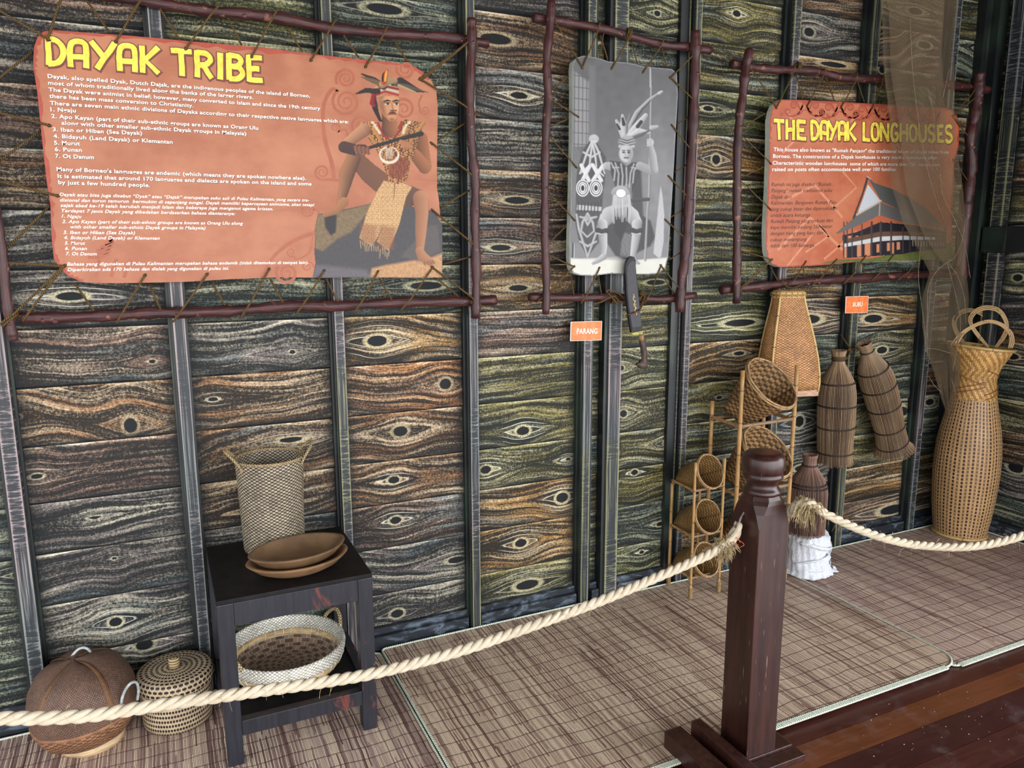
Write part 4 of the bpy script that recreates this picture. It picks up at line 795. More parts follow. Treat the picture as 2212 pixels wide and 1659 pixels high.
textlines([('This house also known as "Rumah Panjang" the traditional house of Dayak tribes from',1671,323.5,2049,329.5),("Borneo. The construction of a Dayak longhouse is very much a community affair.",1670,338,2026,341.5),("Characteristic wooden longhouses  some of which are more than 150  meters long,",1669,352.5,2031,356.5),("raised on posts often accommodate well over 100 families.",1668.5,366.5,1937,366.5)], D3+.0005, 8.4, .018, 0, p3_, 'white_text', INK_W, INK_K)
textlines([("Rumah ini juga disebut “Rumah",1666,399,1795,398.5),("Panjang” rumah tradisional suku",1666,412.5,1798,411.5),("Dayak dari",1666,426,1710,426),("Kalimantan. Bangunan Rumah Pan-",1665,439,1808,437.5),("jang cukup besar dan diperuntukan",1665,452.5,1808,450.5),("untuk acara keluarga.",1665,465.5,1752,465),("Rumah Panjang yang terbuat dari",1665,479,1800,476.5),("kayu memiliki panjang 150 meter",1664.5,492,1798,489.5),("dengan tiang yang kuat dan",1664.5,505,1778,503),("cukup menampung",1664.5,518.5,1743,517),("lebih dari 100 keluarga.",1664.5,531.5,1760,530)], D3+.0005, 8.2, .006, .25, p3_, 'dark_text', INK_K, None)
def H8(x, y): return (1550+x/3.319, 380+y/3.319)
k = Ink(1762, 376, 2058, 580, 1.0); nf = k.n(3, 11)*.35; nz = k.n(16, 12)*.2; hs = np.sin(k.X*1.9+k.Y*.9)*.10
k.poly([H8(*q) for q in [(720,630),(850,600),(1100,590),(1400,530),(1560,500),(1700,470),(1700,600),(1400,605),(1000,618)]], L3(108,116,60), 2, nf+nz)
k.poly([H8(*q) for q in [(895,425),(1000,400),(1165,330),(1400,350),(1640,400),(1640,520),(1400,545),(1335,560),(900,592)]], L3(38,36,44), 2, nf*.3)
for (x0, x1, y0, y1) in ((905,925,500,590),(1000,1030,480,580),(1055,1095,470,575),(1140,1160,490,550),(1215,1235,480,540),(1250,1265,478,560),(1285,1308,475,530),(935,960,430,465),(990,1010,430,460)): k.poly([H8(x0,y0),H8(x1,y0-2),H8(x1,y1-4),H8(x0,y1)], L3(224,150,108), 1)
k.poly([H8(900,488),H8(1165,435),H8(1330,428),H8(1560,440),H8(1560,458),H8(1330,458),H8(1165,468),H8(900,512)], L3(224,226,226), 1, nf*.8)
k.poly([H8(930,450),H8(1165,400),H8(1330,398),H8(1600,410),H8(1600,425),H8(1330,425),H8(1165,432),H8(930,478)], L3(112,80,60), 1.5, nf)
for x in (905, 930, 965, 1035, 1105, 1170, 1245, 1330, 1380, 1430, 1480, 1530, 1580, 1630): k.limb([H8(x, 330 if x < 1250 else 370), H8(x, 585-(x-900)*.09)], [2.2 if 1100 < x < 1260 else 1.4]*2, L3(96,84,84), L3(50,44,48))
for i in range(12): k.limb([H8(1400+i*20, 460+i*2), H8(1400+i*20, 500)], [1, 1], L3(200,190,170), L3(150,140,120))
k.poly([H8(*q) for q in [(1175,190),(1300,240),(1450,300),(1622,372),(1500,360),(1350,342),(1163,283),(1000,360),(860,418),(845,412),(960,315),(1000,275)]], L3(112,110,108), 1.5, hs+nf*.5)
k.poly([H8(*q) for q in [(1072,8),(1130,50),(1260,95),(1400,165),(1500,235),(1625,368),(1400,285),(1175,185)]], L3(98,100,98), 1.5, hs+nf*.5)
k.poly([H8(*q) for q in [(1078,55),(1170,178),(1000,275)]], L3(214,220,226), 1.5, k.n(3, 30)*.8)
k.limb([H8(1172,180), H8(998,278)], [2.2, 2.2], L3(220,214,196), L3(180,170,150)); k.limb([H8(1075,15), H8(1040,130), H8(975,300)], [3, 2.4, 2.4], L3(84,78,78), L3(50,46,48)); k.limb([H8(1070,2), H8(1100,22)], [1.2, 1.2], L3(236,230,220), L3(200,190,180))
k.limb([H8(1165,195), H8(1160,285)], [1.2, 1.2], L3(220,210,190), L3(150,140,130))
k.build('longhouse_picture', D3, p3_)
lace(s3, D3, [(1676,232,1609,136),(1677,232,1717,142),(1743,229,1782,150),(1816,232,1852,160),(1882,236,1907,164),(2059,251,2124,192),(2057,250,2110,186),(2059,254,2106,323),(2059,346,2103,419),(2056,452,2095,500),(1664,353,1587,284),(1663,452,1584,380),(1666,561,1582,537),(1666,561,1583,632),(1664,563,1600,624),(1740,565,1702,618),(1806,561,1754,616),(1869,553,1823,612),(1928,552,1883,605),(1982,567,1941,602)],
     [(1733,214,1720,160),(1803,220,1784,166),(1867,221,1852,176),(1923,223,1908,180),(2041,232,2024,188),(1652,245,1608,272),(1649,361,1604,382),(1646,461,1599,514),(1664,576,1682,610),(1735,576,1738,600),(1800,574,1806,600),(1862,568,1868,594)],
     .10, .014, .0028, [coil(W(1722, 145, .09), (.9, 0, -.3), .019, 3, .006, .0034), coil(W(1610, 148, .10), (.3, 0, .9), .018, 2, .007, .003), coil(W(1593, 630, .10), (.5, 0, .8), .018, 2, .008, .003), (spline([W(1690,606,.115), W(1698,618,.12), W(1712,622,.12), W(1735,614,.112)], 6), .0032)])
# ================================================================ NAME CARDS, MACHETE
def plate(b, px, d, thick, mi=0, R=4):
    F = rect_world(px, d); n = len(F); B = F+np.array([0, thick, 0]); c = F.mean(0)
    I = c+(F-c)*.86+np.array([0, -thick*.25, 0])
    b.add(np.concatenate([F, I]), [(i, (i+1) % n, n+(i+1) % n, n+i) for i in range(n)]+[tuple(range(n, 2*n))], mi=mi)
    b.add(np.concatenate([F, B]), [(i, n+i, n+(i+1) % n, (i+1) % n) for i in range(n)]+[tuple(range(2*n-1, n-1, -1))], mi=mi)
M_CARD = plain('orange_card', C(244, 122, 62), .45, .05, 30); M_CARDE = plain('card_edge', C(240, 232, 220), .5, .03); INK_O = ink('pale_orange_ink', C(252, 160, 92)); INK_C = ink('cream_ink', C(252, 246, 224)); INK_O2 = ink('deep_orange_ink', C(196, 84, 40))
def card(px, d, word, wx0, wx1, wy0, wy1, label):
    t = thing('name_card', W(px[0][0], px[0][1], d), label, 'name card', None)
    c = np.mean(px, 0); b = MB(); plate(b, px, d, .002, 1); inn = [tuple(c+(np.array(q)-c)*.955) for q in px]
    b.add(rect_world(inn, d)+np.array([0, -.0016, 0]), [(0, 1, 2, 3)], mi=0); b.build('card', [M_CARD, M_CARDE], t, smooth=False)
    b = MB(); w_ = px[1][0]-px[0][0]; h_ = px[3][1]-px[0][1]
    for k in range(7): a = k/7*6.28; swirl(b, (c[0]+w_*.36*math.cos(a), c[1]+h_*.33*math.sin(a)), h_*.13, 1.6, d, h_*.03, a, 1 if k % 2 else -1, None, .0022)
    b.build('swirl_pattern', INK_O, t, smooth=False)
    ym = (wy0+wy1)/2; textlines([(word, wx0, ym+1.5, wx1, ym-.5+1.5)], d+.0026, (wy1-wy0)*1.15, .022, 0, t, 'lettering', INK_C, INK_O2)
card([Q7(920,1245), Q7(1188,1238), Q7(1182,1402), Q7(915,1410)], .0625, 'PARANG', 1246, 1290.5, 710, 720.5, 'orange name card reading PARANG fixed below the portrait sign')
card([(1827.2,640.6), (1876.3,639.1), (1874.5,675.3), (1825.7,676.8)], .0625, 'BUBU', 1842.5, 1863.5, 653, 661.5, 'orange name card reading BUBU fixed above the hanging fish traps')
t = thing('machete', W(1372, 650, .14), 'black sheathed machete with dark carved handle hanging in front of the portrait frame', 'machete')
DM = .150
M_SHE = plain('black_leather', C(36, 36, 42), .42, .2, 60, bump=.1); M_BRS = plain('old_brass', C(158, 154, 74), .4, .4, 80); M_HND = plain('carved_horn', C(74, 56, 50), .45, .35, 60, stretch=(3, 3, .6), bump=.4); M_FER = plain('ferrule_wood', C(154, 122, 84), .5, .25, 60); M_GLD = plain('gold_script', C(210, 172, 92), .4, .1)
b = MB(); plate(b, [Q7(*q) for q in [(1440,685),(1462,692),(1472,720),(1477,800),(1486,900),(1500,1020),(1516,1180),(1530,1300),(1534,1328),(1440,1345),(1425,1250),(1408,1120),(1395,1000),(1390,880),(1389,790),(1398,735),(1418,698)]], DM, .016)
b.build('sheath', M_SHE, t, smooth=False, bevel=.0015)
b = MB(); plate(b, [Q7(*q) for q in [(1438,1338),(1535,1318),(1537,1348),(1500,1356),(1470,1362),(1440,1358)]], DM+.002, .020); b.build('brass_collar', M_BRS, t, smooth=False, bevel=.001)
b = MB(); P = [W(*Q7(1522,1345), DM-.008), W(*Q7(1526,1405), DM-.008)]; b.tube(P, [.0105, .0112], 14); b.build('ferrule', M_FER, t)
b = MB(); P = spline([W(*Q7(x, y), DM-.008) for x, y in [(1527,1400),(1536,1450),(1546,1510),(1548,1560),(1545,1600)]], 6); n = len(P); b.tube(P, np.interp(np.arange(n), [0, n*.3, n*.7, n-1], [.0125, .0145, .0135, .0150]), 12, flat=.75, up=(0, -1, 0))
plate(b, [Q7(*q) for q in [(1520,1575),(1576,1570),(1578,1640),(1548,1650),(1515,1640),(1486,1612),(1492,1600),(1512,1592)]], DM-.002, .013); b.build('handle', M_HND, t)
b = MB(); P = [W(*Q7(1452+8*math.sin(i*1.3)+i*1.5, 1010+i*10.5), DM+.0042) for i in range(18)]; ribbon(b, P, .0028, .0006)
for i in range(2, 17, 3): ribbon(b, [W(*Q7(1446+i*1.8, 1008+i*10.5), DM+.0043), W(*Q7(1466+i*1.5, 1016+i*10.5), DM+.0043)], .002, .0007)
b.build('gold_script', M_GLD, t, smooth=False)
b = MB(); b.tube(spline([W(*Q7(x, y), q) for x, y, q in [(1530,990,.118),(1545,1030,.125),(1520,1130,.155),(1470,1165,.160),(1412,1182,.156),(1400,1178,.140),(1425,1170,.128),(1500,1140,.126),(1540,1040,.118)]], 6), .0030, 6)
P, r = coil(W(*Q7(1522, 1000), .115), (.4, -.2, .9), .010, 3, .006, .003); b.tube(P, r, 6); b.build('hanging_cord', M_CORD, t)
# ================================================================ REED MATS
def mat_mat(name, c1, c2, seed):
    t = NT(name, 0.5, 0.4); x, y, z = t.sep(t.obj())[:3]
    X = t.ma('ADD', x, t.ma('MULTIPLY', t.ma('SUBTRACT', t.noise(t.xyz(x, t.ma('MULTIPLY', y, 2.0)), 3.0, 2), .5), .012))
    U = t.ma('MULTIPLY', X, 215.0); fu = t.ma('FLOOR', U); seg = t.ma('FLOOR', t.ma('ADD', t.ma('MULTIPLY', y, 3.2), t.ma('MULTIPLY', t.ma('SINE', t.ma('MULTIPLY', fu, 12.7)), 4.0)))
    wn_ = t.n.new('ShaderNodeTexWhiteNoise'); t.put(wn_.inputs['Vector'], t.xyz(fu, seg, float(seed)))
    band = t.noise(t.xyz(t.ma('MULTIPLY', x, 13.0), t.ma('MULTIPLY', y, .7), float(seed)), 1.0, 3, .7)
    fib = t.noise(t.xyz(t.ma('MULTIPLY', x, 500.0), t.ma('MULTIPLY', y, 10.0)), 1.0, 2)
    v = t.ma('ADD', t.ma('ADD', t.ma('MULTIPLY', wn_.outputs[0], .5), t.ma('MULTIPLY', band, .7)), t.ma('MULTIPLY', fib, .25))
    c = t.ramp(v, [(.30, C(60, 38, 30)), (.52, c2), (.72, c1), (.98, C(230, 208, 180))])
    a = t.ma('ABSOLUTE', t.ma('SUBTRACT', t.ma('MULTIPLY', t.ma('FRACT', U), 2.0), 1.0))
    c = t.mix(t.ss(a, .62, 1.0), c, C(48, 34, 28))
    Y = t.ma('ADD', y, t.ma('MULTIPLY', t.ma('SINE', t.ma('ADD', t.ma('MULTIPLY', x, 21.0), t.ma('MULTIPLY', t.noise(t.xyz(x, y), 4, 1), 9.0))), .004))
    st = t.ma('ABSOLUTE', t.ma('SUBTRACT', t.ma('FRACT', t.ma('MULTIPLY', Y, 17.0)), .5))
    c = t.mix(t.ma('MULTIPLY', t.ss(st, .045, .018), .8), c, C(70, 54, 52))
    dots = t.vor(t.scl(t.obj(), (140, 50, 1)), 1.0); c = t.mix(t.ma('MULTIPLY', t.ss(dots, .16, .08), .7), c, C(50, 34, 26))
    t.col(c); t.bump(t.ma('SUBTRACT', t.ma('SUBTRACT', 1.0, a), t.ma('MULTIPLY', t.ss(st, .06, .02), .8)), .5, .0015); return t.m
M_BIND = cord_mat('pale_green_binding', C(176, 186, 160), C(232, 238, 222), 700)
def mat(x0, x1, z, rad, m, label, edges):
    t = thing('reed_mat', (x0, -1.10, 0), label, 'mat', 'reed mats laid side by side along the wall')
    y0, y1 = -1.095, -.068; P = []
    def arc(cx, cy, a0, a1, r): return [(cx+r*math.cos(a), cy+r*math.sin(a)) for a in np.linspace(a0, a1, 8)]
    P += arc(x1-rad, y0+rad, -math.pi/2, 0, rad)+arc(x1-.02, y1-.02, 0, math.pi/2, .02)+arc(x0+.02, y1-.02, math.pi/2, math.pi, .02)+arc(x0+rad, y0+rad, math.pi, 1.5*math.pi, rad)
    b = MB(); n = len(P); T = [(x, y, z) for x, y in P]; B = [(x, y, z-.004) for x, y in P]
    b.add(T, [tuple(range(n))]); b.add(T+B, [(i, n+i, n+(i+1) % n, (i+1) % n) for i in range(n)]); b.build('woven_reeds', m, t, smooth=False)
    b = MB(); Q = np.array([(x, y, z+.0005) for x, y in P]); b.tube(Q, .0042, 8, closed=True, flat=1, vs=1)
    F = np.array([(x, y0-.002, z+.001) for x in np.linspace(x0+rad, x1-rad, 30)])
    for k in range(4): b.tube(F+np.array([0, -.008+k*.0055, .0005]), .0036, 8)
    b.build('edge_binding', M_BIND, t)
mA, mB_, mC = mat_mat('reed_brown', C(188, 160, 148), C(128, 98, 92), 1), mat_mat('reed_straw', C(206, 180, 156), C(142, 112, 98), 2), mat_mat('reed_rose', C(200, 170, 158), C(140, 106, 100), 3)
mat(-1.45, .684, .005, .03, mA, 'brown reed mat on the left, under the black side table', 0)
mat(.690, 2.652, .0165, .10, mB_, 'middle straw-coloured reed mat with a rounded corner, behind the dark post', 0)
mat(2.60, 4.06, .006, .03, mC, 'right-hand reed mat carrying the tall vase-shaped basket', 0)
# ================================================================ POST AND ROPES
def wood_mat():
    t = NT('dark_varnished_mahogany', .30, .5); ob = t.obj(); n = t.noise(t.scl(ob, (60, 60, 3)), 1.0, 4, .6); m = t.noise(ob, 9, 3)
    c = t.ramp(n, [(.25, C(30, 16, 13)), (.75, C(66, 36, 29))]); c = t.mix(t.ss(t.noise(t.scl(ob, (200, 200, 14)), 1.0, 1), .73, .8), c, C(140, 112, 104))
    t.col(c); t.put(t.b.inputs['Roughness'], t.mr(m, .3, .7, .24, .4)); t.bump(n, .08, .001); return t.m
M_MAH = wood_mat()
post = thing('barrier_post', (1.566, -1.1325, 0), 'dark mahogany barrier post with a turned round cap, standing on low feet', 'post')
cx, cy, h = 1.566, -1.1325, .058
def octa(c_): return [(-h+c_, -h), (h-c_, -h), (h, -h+c_), (h, h-c_), (h-c_, h), (-h+c_, h), (-h, h-c_), (-h, -h+c_)]
b = MB(); Z = [(.012, .0015, 1), (.758, .0015, 1), (.798, .016, 1), (.823, .028, .98), (.835, .034, .93), (.846, .034, .84)]; V = []
for z, c_, s_ in Z: V += [(cx+x*s_, cy+y*s_, z) for x, y in octa(c_)]
b.add(V, [(i*8+j, i*8+(j+1) % 8, (i+1)*8+(j+1) % 8, (i+1)*8+j) for i in range(len(Z)-1) for j in range(8)]+[tuple(range(len(V)-8, len(V))), tuple(range(7, -1, -1))]); b.build('shaft', M_MAH, post, smooth=False)
b = MB(); b.lathe([(.048, .820), (.053, .824), (.0545, .831), (.050, .838), (.0445, .845), (.044, .853), (.047, .862), (.053, .868), (.0575, .873), (.0575, .880), (.054, .885), (.0575, .889), (.0605, .896), (.0615, .915), (.060, .930), (.055, .939), (.051, .941), (.049, .944), (.03, .9455), (.0001, .946)], 48, (cx, cy, .024)); b.build('cap', M_MAH, post)
for nm, a, c_ in (('foot', (1.33, -1.60, .013), (1.395, -1.02, .072)), ('foot', (1.425, -1.45, .013), (1.462, -1.03, .085))):
    b = MB().bb(a, c_); b.build(nm, M_MAH, post, smooth=False, bevel=.004)
b = MB().bb((1.396, -1.195, .013), (1.69, -1.07, .030)); b.bb((1.42, -1.24, .0), (1.70, -1.196, .02)); b.build('base_plate', M_MAH, post, smooth=False, bevel=.003)
M_NAIL = plain('grey_iron', C(120, 112, 104), .45, .3, 90)
HK = W(1617, 1104, 1.10); HK = np.array([1.508, -1.125, .775])
b = MB(); b.tube(spline([HK+[.004, 0, .018], HK+[-.008, 0, .004], HK+[-.020, -.002, -.020], HK+[-.026, -.002, -.028], HK+[-.032, 0, -.016], HK+[-.028, 0, -.006]], 6), .0032, 8); b.build('hook', M_NAIL, post)
H2 = np.array([1.624, -1.150, .79]); b = MB(); b.tube(spline([H2+[-.004, 0, .01], H2+[.012, -.004, .002], H2+[.018, -.006, -.010], H2+[.010, -.006, -.018]], 6), .003, 8); b.build('hook', M_NAIL, post)
def rope_mat(name, c1, c2):
    t = NT(name, .85, .15); u, v, _ = t.sep(t.uv())[:3]
    f = t.noise(t.xyz(t.ma('MULTIPLY', u, 26.0), t.ma('MULTIPLY', t.ma('ADD', v, t.ma('MULTIPLY', u, .02)), 60.0)), 1.0, 3, .7)
    g = t.noise(t.obj(), 60, 2); t.col(t.mix(t.ma('ADD', t.ma('MULTIPLY', f, .8), t.ma('MULTIPLY', t.ma('SUBTRACT', g, .4), .6), clamp=True), c2, c1)); t.bump(f, .8, .0015); return t.m
M_ROPE = rope_mat('cream_rope', C(228, 218, 196), C(166, 148, 120)); M_FRAY = plain('frayed_fibre', C(176, 156, 116), .9, .3, 200)
def rope(path, r, label, loc, hooks):
    t = thing('barrier_rope', loc, label, 'rope', None)
    P = np.asarray(path, float); L = np.concatenate([[0], np.cumsum(np.linalg.norm(np.diff(P, axis=0), axis=1))]); n = int(L[-1]/.004); q = np.linspace(0, L[-1], n)
    P = np.stack([np.interp(q, L, P[:, i]) for i in range(3)], -1); T = np.gradient(P, axis=0); T /= np.linalg.norm(T, axis=1)[:, None]
    N = np.cross(T, [0, 0, 1.0]); N /= np.linalg.norm(N, axis=1)[:, None]; B = np.cross(T, N); b = MB()
    for s_ in range(3):
        a = -q/(r*6.2)*2*math.pi+s_*2.0944+.15*np.sin(q*30)
        C_ = P+(N*np.cos(a)[:, None]+B*np.sin(a)[:, None])*r*.50; b.tube(C_, r*.56, 9)
    b.build('rope_strands', M_ROPE, t); b = MB()
    for _ in range(130):
        i = random.randint(4, n-5); d_ = N[i]*random.uniform(-1, 1)+B[i]*random.uniform(-1, 1); d_ /= np.linalg.norm(d_); p0 = P[i]+d_*r*.9; l = random.uniform(.006, .028)
        p1_ = p0+d_*l*.5+T[i]*random.uniform(-.5, .5)*l; b.tube(spline([p0, p1_, p1_+d_*l*.2+np.array([random.uniform(-1, 1)*l*.3, 0, -l*.5])], 3), .00035, 3, cap=False)
    tag(b.build('loose_fibres', M_FRAY, t), kind='stuff')
    return t, P, T
pl = [(-60,1556),(0,1552),(100,1551),(200,1545),(300,1530),(400,1515),(500,1501),(600,1487),(700,1473),(800,1456),(900,1432),(1000,1404),(1100,1370),(1200,1334),(1300,1297),(1400,1255),(1500,1212),(1545,1190),(1585,1162)]
P = list(W(-60,1556,1.13)[None]-[[.25, 0, -.03]])+[W(x, y, 1.13) for x, y in pl]+[HK+[-.022, 0, -.030]]
rt, RP, RT = rope(spline(P, 6), .0135, 'long cream twisted rope sagging across the left of the display to the post', (0, -1.13, .58), 0)
def tuft(t, c, ax, r, n, l0, l1, name='frayed_tuft', droop=.5):
    b = MB(); ax = np.array(ax, float); ax /= np.linalg.norm(ax); R = aim(ax)
    P, rr = coil(c, ax, r*.8, 4, .005, .004); b.tube(P, rr, 6)
    for _ in range(n):
        a = random.uniform(0, 6.28); d_ = R@np.array([math.cos(a), math.sin(a), random.uniform(-.8, .9)]); p0 = np.array(c)+ax*random.uniform(-.02, .02)+d_*r*.5; l = random.uniform(l0, l1)
        p1_ = p0+d_*l*.45; p2 = p1_+d_*l*.3+np.array([0, 0, -droop*l])+RNG.standard_normal(3)*l*.12; b.tube(spline([p0, p1_, p2], 3), [.0009]*6+[.0004], 3, cap=False)
    b.build(name, M_FRAY, t)
c_ = HK+np.array([-.075, 0, -.078]); tuft(rt, c_, (.8, 0, .5), .017, 320, .012, .042)
b = MB(); b.tube(spline([c_+[.0, -.006, .004], HK+[-.040, -.014, -.040], HK+[-.022, -.010, -.020], HK+[-.020, .004, -.024], c_+[.02, .012, .0]], 6), .0085, 9); b.build('looped_end', M_ROPE, rt)
M_RED = plain('orange_thread', C(214, 96, 66), .8, .1); b = MB()
for _ in range(4): p = HK+np.array([-.05+random.uniform(-.01, .02), -.018, -.045]); b.tube(spline([p, p+RNG.standard_normal(3)*.008+[.01, -.004, -.01], p+RNG.standard_normal(3)*.01+[.02, -.004, -.02]], 4), .0008, 4)
b.build('orange_thread', M_RED, rt)
pr = [(1740,1086),(1784,1110),(1845,1139),(1905,1161),(1950,1172),(1989,1178),(2062,1182),(2134,1176),(2206,1158),(2290,1128),(2360,1095)]
P = [H2+[.016, -.004, -.014]]+[ZC(x, y, 2.16+.02*i) for i, (x, y) in enumerate(pr)]
rt2, RP, RT = rope(spline(P, 6), .0125, 'shorter twisted rope drooping from the post toward the right edge', (1.7, -1.2, .7), 0)
c_ = ZC(1742, 1092, 2.17); tuft(rt2, c_, (.8, -.4, -.4), .016, 300, .014, .044, droop=.8)
b = MB(); b.tube(spline([c_+[.0, .004, .004], H2+[.024, -.002, .004], H2+[.014, -.008, -.006], H2+[.022, -.008, -.020], c_+[.01, -.01, -.01]], 6), .008, 9); b.build('looped_end', M_ROPE, rt2)
# ================================================================ SIDE TABLE AND WHAT STANDS ON IT
def table_mat():
    t = NT('worn_black_paint', .38, .5); ob = t.obj(); n = t.noise(t.scl(ob, (10, 10, 4)), 1.0, 4, .7, .8); g = t.noise(t.scl(ob, (90, 90, 8)), 1.0, 3)
    c = t.mix(t.ss(g, .3, .7), C(24, 25, 31), C(36, 36, 44)); c = t.mix(t.ma('MULTIPLY', t.ss(n, .57, .70), .75), c, C(118, 58, 44)); t.col(c); t.bump(g, .06, .001); return t.m
M_TAB = table_mat(); M_TOP = plain('matt_black_top', C(22, 20, 21), .55, .25, 30, spec=.25)
tb = thing('side_table', (.32, -.285, 0), 'square black side table with worn red-brown edges and a lower shelf', 'table')
X0, X1, Y0, Y1, ZT = .090, .552, -.527, -.068, .545
for x, y in ((X0, Y0), (X1-.047, Y0), (X0, Y1-.047), (X1-.047, Y1-.047)): MB().bb((x, y, .0065), (x+.047, y+.047, ZT-.014)).build('leg', M_TAB, tb, smooth=False, bevel=.002)
MB().bb((X0, Y0, ZT-.0135), (X1, Y1, ZT)).build('tabletop', M_TOP, tb, smooth=False, bevel=.0015)
for z0, z1, nm in ((ZT-.085, ZT-.0145, 'apron'), (.100, .148, 'rail')):
    for a, c_ in (((X0+.0475, Y0+.001, z0), (X1-.0475, Y0+.032, z1)), ((X0+.0475, Y1-.032, z0), (X1-.0475, Y1-.001, z1)), ((X0+.001, Y0+.0475, z0), (X0+.032, Y1-.0475, z1)), ((X1-.032, Y0+.0475, z0), (X1-.001, Y1-.0475, z1))):
        MB().bb(a, c_).build(nm, M_TAB, tb, smooth=False, bevel=.001)
MB().bb((X0+.033, Y0+.033, .120), (X1-.033, Y1-.033, .138)).build('shelf', M_TOP, tb, smooth=False)
M_RICE = weave('rice_weave_grey', C(164, 154, 134), C(64, 57, 52), C(36, 30, 27), 105, 180, 1, 2, .6, .7)
M_RICEW = weave('rice_weave_white', C(226, 228, 222), C(160, 156, 146), C(84, 74, 66), 150, 190, 1, 2, .5, .7)
M_RICEC = weave('wrapped_rattan', C(196, 178, 138), C(110, 92, 66), C(46, 36, 28), 6, 210, 1, 2, .6, .7)
hb = thing('handled_basket', (.305, -.165, ZT), 'tall cylindrical grey woven basket with two loop handles, on the side table', 'basket')
cb = (.305, -.172, ZT+.001)
b = MB(); b.lathe([(.001, .004), (.092, .004), (.097, .0), (.100, .01), (.102, .08), (.105, .17), (.108, .25), (.111, .312), (.1105, .318), (.107, .319)], 72, cb, uvr=.11, sy=.97); b.lathe([(.107, .319), (.1035, .312), (.100, .25), (.097, .17), (.094, .08), (.090, .012), (.001, .012)], 72, cb, uvr=.11, sy=.97); b.build('body', M_RICE, hb)
b = MB(); P = [(cb[0]+.1095*math.cos(a), cb[1]+.1095*.97*math.sin(a), cb[2]+.319) for a in np.linspace(0, 2*math.pi, 60)[:-1]]; b.tube(P, .0045, 8, closed=True); b.build('rim', M_RICEC, hb)
for s_ in (-1, 1):
    b = MB(); a0 = math.pi if s_ < 0 else 0; P = []
    for k, (da, rr, z) in enumerate(((-.52, .107, .290), (-.50, .117, .314), (-.36, .127, .334), (-.20, .136, .350), (0, .140, .356), (.20, .136, .350), (.36, .127, .334), (.50, .117, .314), (.52, .107, .290))):
        P.append((cb[0]+rr*math.cos(a0+da), cb[1]+rr*math.sin(a0+da), cb[2]+z))
    b.tube(spline(P, 5), .0048, 8); b.build('handle', M_RICEC, hb)
def bowl_mat(name, c1, c2):
    t = NT(name, .5, .4); ob = t.obj(); n = t.noise(t.scl(ob, (6, 26, 20)), 1.0, 4, .6, 1.0); m = t.noise(ob, 14, 3); c = t.mix(n, c2, c1); c = t.mix(t.ma('MULTIPLY', t.ss(m, .5, .7), .5), c, C(78, 58, 42)); t.col(c); t.bump(n, .2, .001); return t.m
def oval_bowl(c, rx, ry, hgt, rot, m, label):
    t = thing('wooden_bowl', c, label, 'bowl', 'oval wooden bowls stacked on the side table')
    def fn(p, a, i):
        k = abs(math.cos(a))**10; ex = 1+.05*k*min(1, max(0, (p[2])/hgt)); return np.array([p[0]*ex, p[1], p[2]+.002*k*p[2]/hgt])
    R = np.array(Matrix.Rotation(rot, 3, 'Z')); b = MB(); q = ry
    prof = [(.001, 0), (.42*q, 0), (.64*q, .005), (.84*q, .42*hgt), (.985*q, .86*hgt), (1.01*q, .95*hgt), (1.0*q, hgt), (.93*q, hgt+.0005), (.905*q, .95*hgt), (.80*q, .58*hgt), (.62*q, .26*hgt), (.36*q, .010), (.001, .008)]
    b.lathe(prof, 64, c, R=R, sx=rx/ry, fn=fn); b.build('bowl_body', m, t)
    return t
oval_bowl(np.array([.347, -.398, ZT+.0005]), .152, .112, .046, math.radians(6), bowl_mat('bowl_wood_pale', C(148, 114, 80), C(104, 76, 52)), 'lower oval wooden bowl with a chipped rim, under the other bowl')
oval_bowl(np.array([.349, -.388, ZT+.0215]), .148, .106, .052, math.radians(12), bowl_mat('bowl_wood_dark', C(128, 100, 70), C(84, 62, 42)), 'upper oval wooden bowl, hollow and brown, nested in the lower bowl')
M_TW = weave('bamboo_twill_dark', C(136, 112, 92), C(96, 74, 62), C(214, 210, 200), 62, 62, 2, 4, .5, .4, gap=.55); M_BAND = plain('bamboo_band', C(196, 166, 118), .42, .25, 30, stretch=(1, 1, 5))
rb_ = thing('round_basket', (.306, -.298, .139), 'white-rimmed round basket with a twill base, on the shelf of the side table', 'basket'); c_ = (.306, -.300, .139); RR = .182
b = MB(); b.lathe([(.001, .010), (.05, .008), (.12, .012), (.160, .030), (.176, .050)], 72, c_); b.build('woven_base', weave('bamboo_twill_base', C(140, 116, 94), C(98, 76, 64), C(206, 202, 192), 62, 62, 2, 4, .5, .4, gap=.55), rb_)
b = MB(); b.lathe([(.174, .044), (.182, .060), (.186, .072), (.178, .073), (.172, .060)], 72, c_); b.build('bamboo_band', M_BAND, rb_)
b = MB(); b.lathe([(.180, .070), (.189, .074), (.194, .090), (.196, .108), (.193, .119), (.187, .121), (.182, .117), (.180, .10), (.177, .075)], 84, c_, uvr=.18); b.build('rim', M_RICEW, rb_)
for a0 in (0.40, 0.40+math.pi):
    b = MB(); P = [(c_[0]+rr*math.cos(a0+da), c_[1]+rr*math.sin(a0+da), c_[2]+z) for da, rr, z in ((-.26, .188, .100), (-.24, .193, .122), (-.14, .200, .146), (0, .203, .160), (.14, .200, .146), (.24, .193, .122), (.26, .188, .100))]; b.tube(spline(P, 5), .0065, 8); b.build('handle', M_RICEC, rb_)
b = MB()
